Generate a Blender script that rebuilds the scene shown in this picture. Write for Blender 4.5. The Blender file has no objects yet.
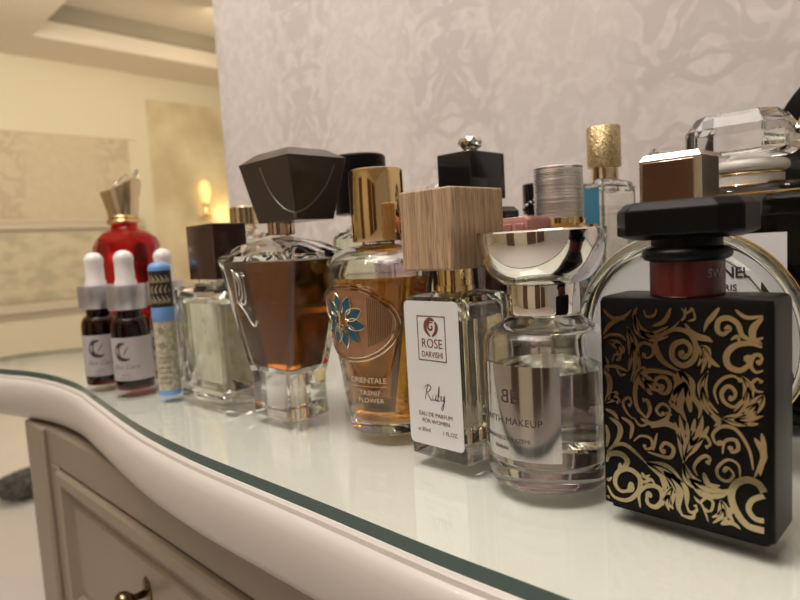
import bpy, bmesh, math, random
from mathutils import Vector, Matrix, noise
PI = math.pi
T = 0.80                      # height of the dresser's glass top above the floor
scene = bpy.context.scene
C = scene.collection
random.seed(7)

# ------------------------------------------------------------------ camera
FPX = 610.0
cam_data = bpy.data.cameras.new('camera')
cam = bpy.data.objects.new('camera', cam_data); C.objects.link(cam)
cam_data.sensor_width = 36.0
cam_data.lens = FPX / 800.0 * 36.0
cam_data.clip_start = 0.01
rot = Matrix(((0.7096, -0.0228, 0.7042), (0.7022, 0.1050, -0.7042), (-0.0579, 0.9942, 0.0905)))
q = rot.to_quaternion(); q.normalize()
cam.matrix_world = Matrix.LocRotScale(Vector((0, 0, T + 0.108)), q, Vector((1, 1, 1)))
cam_data.dof.use_dof = True
cam_data.dof.focus_distance = 0.27
cam_data.dof.aperture_fstop = 12.0
scene.camera = cam

# ------------------------------------------------------------------ world, lights, exposure
w = bpy.data.worlds.new('world'); scene.world = w; w.use_nodes = True
bg = w.node_tree.nodes['Background']
bg.inputs[0].default_value = (0.40, 0.335, 0.27, 1); bg.inputs[1].default_value = 0.60

def area(name, loc, target, size, power, color, size_y=None):
    l = bpy.data.lights.new(name, 'AREA'); l.energy = power; l.color = color; l.size = size
    if size_y: l.shape = 'RECTANGLE'; l.size_y = size_y
    o = bpy.data.objects.new(name, l); C.objects.link(o); o.location = loc
    o.rotation_euler = (Vector(target) - Vector(loc)).to_track_quat('-Z', 'Y').to_euler()
    return o
def bulb(name, loc, power, color, r=0.03):
    l = bpy.data.lights.new(name, 'POINT'); l.energy = power; l.color = color; l.shadow_soft_size = r
    o = bpy.data.objects.new(name, l); C.objects.link(o); o.location = loc
    return o
area('ceiling_panel_light', (-0.30, -0.02, 2.22), (-0.25, 0.3, T), 0.9, 13, (1.0, 0.95, 0.92))  # unseen area lamp added to soften the overhead light
for k in range(10):           # the bulbs of the bedroom's ceiling lamp
    a = k * 2 * PI / 10; rr_ = 0.32 if k % 2 else 0.20
    bulb('chandelier_bulb', (-0.55 + rr_ * math.cos(a), -0.35 + rr_ * math.sin(a), 2.0 - 0.1 * (k % 2)), 2.8, (1.0, 0.94, 0.86), 0.015)
bulb('sconce_light', (-4.45, 2.62, T + 0.45), 2.0, (1.0, 0.78, 0.35), 0.04)  # added light that brightens the golden panel, no fixture there
area('far_room_light', (-2.9, 0.9, 2.2), (-4.6, 1.6, 1.0), 0.9, 29, (1.0, 0.88, 0.66))
area('cove_light', (-3.6, 2.2, 2.40), (-4.3, 2.2, 2.2), 0.3, 5, (1.0, 0.85, 0.55), 1.8)

scene.view_settings.view_transform = 'Standard'
scene.view_settings.look = 'None'
scene.view_settings.exposure = 0.0
scene.view_settings.gamma = 1.0
scene.view_settings.use_curve_mapping = False
cy = scene.cycles
cy.use_denoising = True
cy.max_bounces = 20; cy.transmission_bounces = 18; cy.glossy_bounces = 8; cy.diffuse_bounces = 4
cy.transparent_max_bounces = 16
cy.caustics_reflective = True; cy.caustics_refractive = True
cy.blur_glossy = 0.6; cy.sample_clamp_indirect = 6.0

# ------------------------------------------------------------------ materials
def mat(name):
    m = bpy.data.materials.new(name); m.use_nodes = True
    return m, m.node_tree, m.node_tree.nodes['Principled BSDF']
def plain(name, col, rough=0.5, metal=0.0, spec=None, coat=0.0):
    m, nt, b = mat(name)
    b.inputs['Base Color'].default_value = (*col, 1)
    b.inputs['Roughness'].default_value = rough
    b.inputs['Metallic'].default_value = metal
    if spec is not None: b.inputs['Specular IOR Level'].default_value = spec
    b.inputs['Coat Weight'].default_value = coat
    return m
def glass(name, col=(1, 1, 1), rough=0.0, ior=1.45):
    m, nt, b = mat(name)
    b.inputs['Base Color'].default_value = (*col, 1)
    b.inputs['Roughness'].default_value = rough
    b.inputs['Transmission Weight'].default_value = 1.0
    b.inputs['IOR'].default_value = ior
    return m
def N(nt, typ, **kw):
    n = nt.nodes.new(typ)
    for k, v in kw.items():
        if k in n.inputs: n.inputs[k].default_value = v
        else: setattr(n, k, v)
    return n
def ramp(nt, fac, stops):
    r = nt.nodes.new('ShaderNodeValToRGB'); nt.links.new(fac, r.inputs[0])
    e = r.color_ramp.elements
    while len(e) < len(stops): e.new(0.5)
    for k, (p, c) in enumerate(stops): e[k].position = p; e[k].color = (*c, 1)
    return r.outputs[0]
def noisy(name, c1, c2, scale, rough=0.6, metal=0.0, bump=0.0, stretch=(1, 1, 1), detail=5, lo=0.35, hi=0.65, coat=0.0):
    m, nt, b = mat(name)
    tc = N(nt, 'ShaderNodeTexCoord'); mp = N(nt, 'ShaderNodeMapping'); mp.inputs['Scale'].default_value = stretch
    nt.links.new(tc.outputs['Object'], mp.inputs[0])
    nz = N(nt, 'ShaderNodeTexNoise', Scale=scale, Detail=detail); nt.links.new(mp.outputs[0], nz.inputs['Vector'])
    nt.links.new(ramp(nt, nz.outputs['Fac'], [(lo, c1), (hi, c2)]), b.inputs['Base Color'])
    b.inputs['Roughness'].default_value = rough; b.inputs['Metallic'].default_value = metal
    b.inputs['Coat Weight'].default_value = coat
    if bump:
        bp = N(nt, 'ShaderNodeBump', Strength=bump, Distance=0.002)
        nt.links.new(nz.outputs['Fac'], bp.inputs['Height']); nt.links.new(bp.outputs[0], b.inputs['Normal'])
    return m
def damask(name, base, dark, light, period, plane='x', rough=0.55, off=0.0, ms=5.5, fs=24):
    """mirrored, warped noise: a symmetrical damask repeat in vertical columns"""
    m, nt, b = mat(name)
    tc = N(nt, 'ShaderNodeTexCoord'); sp = N(nt, 'ShaderNodeSeparateXYZ'); nt.links.new(tc.outputs['Object'], sp.inputs[0])
    h = sp.outputs[0] if plane == 'x' else sp.outputs[1]
    ad = N(nt, 'ShaderNodeMath', operation='ADD'); nt.links.new(h, ad.inputs[0]); ad.inputs[1].default_value = off; h = ad.outputs[0]
    pp = N(nt, 'ShaderNodeMath', operation='PINGPONG'); nt.links.new(h, pp.inputs[0]); pp.inputs[1].default_value = period / 2
    cb = N(nt, 'ShaderNodeCombineXYZ'); nt.links.new(pp.outputs[0], cb.inputs[0])
    zz = N(nt, 'ShaderNodeMath', operation='MODULO'); nt.links.new(sp.outputs[2], zz.inputs[0]); zz.inputs[1].default_value = period * 2.2
    nt.links.new(zz.outputs[0], cb.inputs[1])
    nz = N(nt, 'ShaderNodeTexNoise', Scale=ms / period, Detail=2.0, Distortion=1.3); nt.links.new(cb.outputs[0], nz.inputs['Vector'])
    fine = N(nt, 'ShaderNodeTexNoise', Scale=fs / period, Detail=5.0, Distortion=1.0); nt.links.new(tc.outputs['Object'], fine.inputs['Vector'])
    # column mask: the motif stands in stripes
    mr = N(nt, 'ShaderNodeMapRange'); nt.links.new(pp.outputs[0], mr.inputs[0]); mr.inputs[1].default_value = 0.0; mr.inputs[2].default_value = period / 2
    mask = ramp(nt, mr.outputs[0], [(0.38, (1, 1, 1)), (0.60, (0.15, 0.15, 0.15)), (1.0, (0.15, 0.15, 0.15))])
    mo = ramp(nt, nz.outputs['Fac'], [(0.44, (0, 0, 0)), (0.48, (1, 1, 1)), (0.56, (1, 1, 1)), (0.60, (0, 0, 0))])
    mul = N(nt, 'ShaderNodeMath', operation='MULTIPLY'); nt.links.new(mo, mul.inputs[0]); nt.links.new(mask, mul.inputs[1])
    soft = N(nt, 'ShaderNodeMix', data_type='RGBA'); nt.links.new(ramp(nt, fine.outputs['Fac'], [(0.42, (0, 0, 0)), (0.60, (1, 1, 1))]), soft.inputs[0])
    soft.inputs[6].default_value = (*base, 1); soft.inputs[7].default_value = (*light, 1)
    mx = N(nt, 'ShaderNodeMix', data_type='RGBA'); nt.links.new(mul.outputs[0], mx.inputs[0])
    nt.links.new(soft.outputs[2], mx.inputs[6]); mx.inputs[7].default_value = (*dark, 1)
    nt.links.new(mx.outputs[2], b.inputs['Base Color'])
    b.inputs['Roughness'].default_value = rough
    bp = N(nt, 'ShaderNodeBump', Strength=0.06, Distance=0.001); nt.links.new(mul.outputs[0], bp.inputs['Height']); nt.links.new(bp.outputs[0], b.inputs['Normal'])
    return m
def wood_mat(name, c1, c2, c3):
    m, nt, b = mat(name)
    tc = N(nt, 'ShaderNodeTexCoord'); mp = N(nt, 'ShaderNodeMapping'); mp.inputs['Scale'].default_value = (1, 1, 0.035)
    nt.links.new(tc.outputs['Object'], mp.inputs[0])
    nz = N(nt, 'ShaderNodeTexNoise', Scale=520.0, Detail=4.0, Distortion=0.6); nt.links.new(mp.outputs[0], nz.inputs['Vector'])
    mp2 = N(nt, 'ShaderNodeMapping'); mp2.inputs['Scale'].default_value = (1, 1, 0.05); nt.links.new(tc.outputs['Object'], mp2.inputs[0])
    nz2 = N(nt, 'ShaderNodeTexNoise', Scale=1500.0, Detail=2.0); nt.links.new(mp2.outputs[0], nz2.inputs['Vector'])
    a = ramp(nt, nz.outputs['Fac'], [(0.30, c1), (0.52, c2), (0.72, c3)])
    d = ramp(nt, nz2.outputs['Fac'], [(0.36, (0.62, 0.62, 0.62)), (0.5, (1, 1, 1))])
    mx = N(nt, 'ShaderNodeMix', data_type='RGBA', blend_type='MULTIPLY'); mx.inputs[0].default_value = 1.0
    nt.links.new(a, mx.inputs[6]); nt.links.new(d, mx.inputs[7]); nt.links.new(mx.outputs[2], b.inputs['Base Color'])
    b.inputs['Roughness'].default_value = 0.55
    bp = N(nt, 'ShaderNodeBump', Strength=0.25, Distance=0.0003); nt.links.new(nz2.outputs['Fac'], bp.inputs['Height']); nt.links.new(bp.outputs[0], b.inputs['Normal'])
    return m
def pane(name, tint, rough=0.0, boost=1.0):
    """thin sheet of clear glass: passes light straight, mirrors by Fresnel"""
    m = bpy.data.materials.new(name); m.use_nodes = True; nt = m.node_tree; nt.nodes.clear()
    out = N(nt, 'ShaderNodeOutputMaterial'); mx = N(nt, 'ShaderNodeMixShader')
    tr = N(nt, 'ShaderNodeBsdfTransparent'); tr.inputs[0].default_value = (*tint, 1)
    gl = N(nt, 'ShaderNodeBsdfGlossy'); gl.inputs['Roughness'].default_value = rough
    fr = N(nt, 'ShaderNodeFresnel', IOR=1.5)
    ge = N(nt, 'ShaderNodeNewGeometry'); mr = N(nt, 'ShaderNodeMapRange'); nt.links.new(ge.outputs['Backfacing'], mr.inputs[0])
    mr.inputs[3].default_value = 1.5; mr.inputs[4].default_value = 1 / 1.5; nt.links.new(mr.outputs[0], fr.inputs['IOR'])   # a thin sheet mirrors alike from both sides
    nt.links.new(fr.outputs[0], mx.inputs[0]); nt.links.new(tr.outputs[0], mx.inputs[1]); nt.links.new(gl.outputs[0], mx.inputs[2])
    nt.links.new(mx.outputs[0], out.inputs[0])
    return m

M = {}
M['glass'] = glass('clear_glass', (0.97, 0.98, 0.96))
M['crystal'] = glass('crystal_glass', (1, 1, 1), ior=1.52)
M['amber_liquid'] = glass('amber_liquid', (0.15, 0.042, 0.005), ior=1.36)
M['gold_liquid'] = glass('golden_liquid', (0.74, 0.37, 0.055), ior=1.36)
M['pale_liquid'] = glass('pale_liquid', (0.95, 0.89, 0.68), ior=1.36)
M['clear_liquid'] = glass('clear_liquid', (0.96, 0.95, 0.86), ior=1.36)
M['blue_liquid'] = glass('blue_liquid', (0.12, 0.45, 0.68), ior=1.36)
M['brown_glass'] = glass('brown_glass', (0.15, 0.05, 0.016))
M['red_glass'] = glass('red_glass', (0.58, 0.009, 0.012), ior=1.4)
M['purple_glass'] = glass('purple_glass', (0.82, 0.72, 0.80))
M['pink_acrylic'] = plain('pink_acrylic', (0.42, 0.19, 0.16), 0.12, 0.0)
M['smoke_glass'] = glass('smoky_glass', (0.22, 0.21, 0.21), 0.0, 1.3)
M['green_glass'] = glass('pale_green_glass', (0.93, 0.95, 0.86))
M['chrome'] = plain('chrome', (0.82, 0.79, 0.74), 0.04, 1.0)
M['satin_chrome'] = plain('satin_chrome', (0.84, 0.82, 0.82), 0.35, 1.0)
M['cap_silver'] = plain('cap_silver', (0.80, 0.74, 0.66), 0.22, 1.0)
M['gold_ornament'] = plain('gold_ornament', (0.55, 0.45, 0.30), 0.4, 0.6)
M['gold'] = plain('polished_gold', (0.80, 0.58, 0.30), 0.06, 1.0)
M['pale_gold'] = plain('pale_gold', (0.80, 0.66, 0.42), 0.18, 1.0)
M['bronze_print'] = plain('bronze_foil', (0.54, 0.44, 0.27), 0.15, 1.0)
M['copper'] = plain('copper_mirror', (0.62, 0.49, 0.40), 0.08, 1.0)
M['plaque'] = plain('copper_plaque', (0.50, 0.27, 0.16), 0.35, 0.7)
M['antique'] = plain('antique_brass', (0.20, 0.15, 0.09), 0.25, 1.0)
M['black_gloss'] = plain('black_gloss', (0.010, 0.009, 0.009), 0.12, coat=0.3)
M['black_satin'] = plain('black_satin', (0.005, 0.0045, 0.0045), 0.32, spec=0.13)
M['black_matte'] = plain('black_matte', (0.02, 0.018, 0.018), 0.5)
M['cap_brown'] = plain('dark_brown_cap', (0.040, 0.028, 0.021), 0.28, coat=0.2)
M['cap_line'] = plain('cap_vein', (0.13, 0.11, 0.10), 0.3)
M['cap_maroon'] = plain('maroon_brown_cap', (0.045, 0.020, 0.014), 0.22, coat=0.2)
M['red_band'] = plain('dark_red_band', (0.075, 0.006, 0.006), 0.28)
M['paper'] = plain('white_paper', (0.68, 0.67, 0.68), 0.6)
M['paper_grey'] = plain('grey_label', (0.46, 0.42, 0.43), 0.5)
M['rubber'] = plain('white_rubber', (0.78, 0.74, 0.72), 0.35)
M['collar_grey'] = plain('brushed_collar', (0.55, 0.53, 0.56), 0.35, 0.85)
M['ink'] = plain('dark_ink', (0.05, 0.03, 0.03), 0.5)
M['ink_brown'] = plain('brown_ink', (0.16, 0.045, 0.03), 0.5)
M['ink_grey'] = plain('grey_ink', (0.20, 0.17, 0.18), 0.5)
M['ink_white'] = plain('white_ink', (0.62, 0.52, 0.42), 0.5)
M['petal'] = plain('blue_enamel', (0.018, 0.085, 0.14), 0.2)
M['blue_plastic'] = plain('sky_blue_plastic', (0.16, 0.33, 0.68), 0.35)
M['tube_paper'] = noisy('beige_patterned_paper', (0.42, 0.36, 0.24), (0.56, 0.52, 0.40), 260, 0.5, lo=0.45, hi=0.55)
M['ring_plastic'] = plain('ivory_ring', (0.62, 0.58, 0.53), 0.3)
M['mirror_label'] = noisy('silver_foil_label', (0.60, 0.58, 0.57), (0.68, 0.66, 0.66), 30, 0.10, 1.0)
M['knurled'] = noisy('knurled_gold', (0.50, 0.38, 0.20), (0.85, 0.70, 0.42), 900, 0.3, 1.0, bump=0.5, lo=0.4, hi=0.6)
M['oak'] = wood_mat('pale_oak', (0.33, 0.21, 0.12), (0.47, 0.32, 0.195), (0.56, 0.40, 0.26))
M['cream_paint'] = noisy('cream_lacquered_wood', (0.60, 0.55, 0.51), (0.64, 0.585, 0.545), 3, 0.32, stretch=(1, 8, 8), coat=0.15)
M['top_paint'] = noisy('ivory_table_top', (0.75, 0.755, 0.69), (0.77, 0.775, 0.71), 3, 0.4)
M['cabinet_paint'] = noisy('cream_cabinet_paint', (0.27, 0.215, 0.16), (0.29, 0.235, 0.175), 4, 0.38)  # taupe paint, with shade under the overhang darkened into its colour
M['pane'] = pane('clear_sheet_glass', (0.985, 0.99, 0.985))
M['pane_edge'] = plain('green_glass_edge', (0.055, 0.11, 0.10), 0.08, spec=0.8)
M['wallpaper'] = damask('pink_damask_wallpaper', (0.605, 0.547, 0.525), (0.550, 0.494, 0.475), (0.665, 0.607, 0.583), 0.25, off=0.41, ms=5.0, fs=15)
M['wallpaper_far'] = damask('beige_damask_wallpaper', (0.63, 0.53, 0.38), (0.55, 0.46, 0.33), (0.66, 0.56, 0.41), 0.95, 'y')
M['wall_cream'] = noisy('cream_wall_paint', (0.76, 0.69, 0.53), (0.78, 0.71, 0.55), 2, 0.6)
M['wall_gold'] = noisy('mottled_gold_wallpaper', (0.62, 0.50, 0.32), (0.80, 0.69, 0.48), 2.6, 0.45, lo=0.38, hi=0.62)
M['moulding'] = plain('cream_moulding', (0.66, 0.58, 0.46), 0.4)
M['frieze'] = noisy('frieze_scroll_pattern', (0.50, 0.45, 0.33), (0.66, 0.58, 0.42), 7, 0.5, lo=0.38, hi=0.56, stretch=(1, 1, 2.0))
M['ceiling'] = plain('ceiling_paint', (0.76, 0.68, 0.58), 0.7)
M['door_brown'] = noisy('dark_wood_door', (0.10, 0.055, 0.03), (0.16, 0.09, 0.05), 5, 0.4, stretch=(6, 6, 1))
M['olive'] = plain('olive_strip', (0.34, 0.30, 0.23), 0.6)  # shade of the tray's groove, put into the colour
M['floor'] = noisy('pale_pink_floor', (0.92, 0.88, 0.88), (0.95, 0.91, 0.91), 3, 0.35, stretch=(1, 6, 1))
M['fur'] = noisy('dark_grey_fur', (0.08, 0.075, 0.07), (0.20, 0.19, 0.18), 60, 0.9)
M['glow'] = plain('lamp_glow', (1, 0.8, 0.35), 0.5)  # glow of a reflected chandelier, put into the material
_b = M['glow'].node_tree.nodes['Principled BSDF']; _b.inputs['Emission Color'].default_value = (1, 0.78, 0.30, 1); _b.inputs['Emission Strength'].default_value = 0.7

# ------------------------------------------------------------------ mesh helpers
def obj(name, bm, m, parent=None, smooth=True, bevel=0.0, seg=2, mats=None):
    me = bpy.data.meshes.new(name)
    bmesh.ops.recalc_face_normals(bm, faces=[f for f in bm.faces if not f.tag])
    bm.to_mesh(me); bm.free()
    for x in (mats or [m]): me.materials.append(M[x] if isinstance(x, str) else x)
    o = bpy.data.objects.new(name, me); C.objects.link(o)
    if smooth:
        for p in me.polygons: p.use_smooth = True
        me.set_sharp_from_angle(angle=math.radians(32))
    if bevel:
        md = o.modifiers.new('bevel', 'BEVEL'); md.width = bevel; md.segments = seg; md.limit_method = 'ANGLE'; md.angle_limit = math.radians(30)
        md.harden_normals = False
    if parent: o.parent = parent
    return o
def thing(name, label, cat, loc, group=None, rotz=0):
    o = bpy.data.objects.new(name, None); C.objects.link(o); o.empty_display_size = 0.01
    o.location = (loc[0], loc[1], loc[2] if len(loc) > 2 else T); o.rotation_euler = (0, 0, rotz)
    o['label'] = label; o['category'] = cat
    if group: o['group'] = group
    return o
def tag(o, label, cat, group=None):
    o['label'] = label; o['category'] = cat
    if group: o['group'] = group
    return o
def struct(o): o['kind'] = 'structure'; return o
def box(bm, x0, x1, y0, y1, z0, z1, mi=0):
    vs = [bm.verts.new((x, y, z)) for z in (z0, z1) for x, y in ((x0, y0), (x1, y0), (x1, y1), (x0, y1))]
    for f in ((0, 3, 2, 1), (4, 5, 6, 7), (0, 1, 5, 4), (1, 2, 6, 5), (2, 3, 7, 6), (3, 0, 4, 7)):
        bm.faces.new([vs[i] for i in f]).material_index = mi
    return bm
def B(*a): return box(bmesh.new(), *a)
def rr(w, d, r, z, cx=0, cy=0, n=5, dx=0):
    """rounded rectangle loop, w x d, centred (cx, cy)"""
    r = max(1e-5, min(r, w / 2 - 1e-5, d / 2 - 1e-5)); pts = []
    for qx, qy, a0 in ((1, 1, 0), (-1, 1, PI / 2), (-1, -1, PI), (1, -1, 3 * PI / 2)):
        for k in range(n + 1):
            a = a0 + k * PI / 2 / n
            pts.append((cx + qx * (w / 2 - r) + r * math.cos(a), cy + qy * (d / 2 - r) + r * math.sin(a), z))
    return pts
def ell(a, b, z, cx=0, cy=0, n=64):
    return [(cx + a * math.cos(2 * PI * k / n), cy + b * math.sin(2 * PI * k / n), z) for k in range(n)]
def loft(bm, rings, mi=0, cap=(True, True), flip=False):
    vr = [[bm.verts.new(p) for p in r] for r in rings]; n = len(vr[0]); fs = []
    for a, b in zip(vr, vr[1:]):
        for k in range(n):
            fs.append(bm.faces.new((a[k], a[(k + 1) % n], b[(k + 1) % n], b[k])))
    if cap[0]: fs.append(bm.faces.new(list(reversed(vr[0]))))
    if cap[1]: fs.append(bm.faces.new(vr[-1]))
    bmesh.ops.recalc_face_normals(bm, faces=fs)
    if flip: bmesh.ops.reverse_faces(bm, faces=fs)
    for f in fs: f.material_index = mi; f.tag = True
    return bm
def L(rings, **k): return loft(bmesh.new(), rings, **k)
def lathe(prof, cx=0, cy=0, n=64, **k): return L([ell(r, r, z, cx, cy, n) for r, z in prof], **k)
def hollow(outer, inner):
    bm = bmesh.new(); loft(bm, outer); loft(bm, inner, flip=True); return bm
def arcp(r, z, R, a0, a1, n=6):
    """profile arc centred (r, z)"""
    return [(r + R * math.cos(a0 + (a1 - a0) * k / n), z + R * math.sin(a0 + (a1 - a0) * k / n)) for k in range(n + 1)]
def tube(bm, pts, r, n=8, closed=False):
    pts = [Vector(p) for p in pts]; rings = []; up = None
    for i, p in enumerate(pts):
        a = pts[i - 1] if (i or closed) else p; b = pts[(i + 1) % len(pts)] if (i + 1 < len(pts) or closed) else p
        t = (b - a).normalized()
        if up is None: up = t.orthogonal().normalized()
        up = (up - t * up.dot(t)).normalized(); s = t.cross(up)
        rk = r[i] if isinstance(r, (list, tuple)) else r
        rings.append([bm.verts.new(p + (up * math.cos(2 * PI * k / n) + s * math.sin(2 * PI * k / n)) * rk) for k in range(n)])
    m = len(rings)
    for i in range(m if closed else m - 1):
        a, b = rings[i], rings[(i + 1) % m]
        for k in range(n): bm.faces.new((a[k], a[(k + 1) % n], b[(k + 1) % n], b[k]))
    if not closed: bm.faces.new(list(reversed(rings[0]))); bm.faces.new(rings[-1])
    return bm
def spline(pts, n=6):
    """Catmull-Rom through points"""
    P = [tuple(p) for p in pts]; P = [P[0]] + P + [P[-1]]; out = []
    for i in range(1, len(P) - 2):
        for k in range(n):
            t = k / n
            out.append(tuple(0.5 * ((2 * b) + (-a + c) * t + (2 * a - 5 * b + 4 * c - d) * t * t + (-a + 3 * b - 3 * c + d) * t ** 3)
                             for a, b, c, d in zip(P[i - 1], P[i], P[i + 1], P[i + 2])))
    out.append(P[-2]); return out
def ribbon(bm, pts, width, kind, thick, fn):
    """flat tapered stroke in (u, v); fn(u, v, h) places it on a surface"""
    P = spline(pts, 7); n = len(P); Lf = []; Rt = []
    for i, p in enumerate(P):
        a = P[max(0, i - 1)]; b = P[min(n - 1, i + 1)]; dx, dy = b[0] - a[0], b[1] - a[1]; l = math.hypot(dx, dy) or 1
        t = i / (n - 1)
        if kind == 's': wv = width * (0.18 + 0.82 * math.sin(PI * t) ** 0.7)
        elif kind == 'l': wv = width * (0.04 + 0.96 * math.sin(PI * t ** 0.8) ** 0.9)
        elif kind == 'c': wv = width
        elif kind == 'v': wv = width * (0.22 + 0.78 * math.sin(PI * min(1, t * 1.05)) ** 0.6) if t < 0.86 else width * (0.55 + 0.85 * math.sin(PI * (t - 0.86) / 0.14))
        nx, ny = -dy / l, dx / l
        Lf.append((p[0] + nx * wv / 2, p[1] + ny * wv / 2)); Rt.append((p[0] - nx * wv / 2, p[1] - ny * wv / 2))
    tl = [bm.verts.new(fn(u, v, thick)) for u, v in Lf]; tr = [bm.verts.new(fn(u, v, thick)) for u, v in Rt]
    bl = [bm.verts.new(fn(u, v, 0)) for u, v in Lf]; br = [bm.verts.new(fn(u, v, 0)) for u, v in Rt]
    for i in range(n - 1):
        bm.faces.new((tl[i], tr[i], tr[i + 1], tl[i + 1])); bm.faces.new((bl[i], tl[i], tl[i + 1], bl[i + 1])); bm.faces.new((tr[i], br[i], br[i + 1], tr[i + 1]))
    bm.faces.new((tl[0], bl[0], br[0], tr[0])); bm.faces.new((tl[-1], tr[-1], br[-1], bl[-1]))
def text_bm(body, size, fn, extrude=0.0001, shear=0.0, align='CENTER', track=1.0, weight=0.0, narrow=1.0):
    cu = bpy.data.curves.new('t', 'FONT'); cu.body = body; cu.size = size; cu.extrude = extrude / 2; cu.shear = shear
    cu.align_x = align; cu.space_character = track; cu.offset = weight; cu.resolution_u = 3
    o = bpy.data.objects.new('t', cu); C.objects.link(o)
    dg = bpy.context.evaluated_depsgraph_get(); me = bpy.data.meshes.new_from_object(o.evaluated_get(dg))
    bm = bmesh.new(); bm.from_mesh(me); bpy.data.objects.remove(o); bpy.data.curves.remove(cu); bpy.data.meshes.remove(me)
    for v in bm.verts: v.co = fn(v.co.x * narrow, v.co.y, v.co.z + extrude / 2)
    return bm
def join(a, b):
    me = bpy.data.meshes.new('j'); b.to_mesh(me); a.from_mesh(me); b.free(); bpy.data.meshes.remove(me); return a
def front(cx, y, cz):        # text plane on a face looking towards -Y
    return lambda u, v, h: (cx + u, y - h, cz + v)
def ontube(cx, cy, a, b, ang0, cz):   # wraps (u, v) on an elliptic wall
    def f(u, v, h):
        R = (a + b) / 2; t = ang0 + u / R
        return (cx + (a + h) * math.cos(t), cy + (b + h) * math.sin(t), cz + v)
    return f

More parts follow.
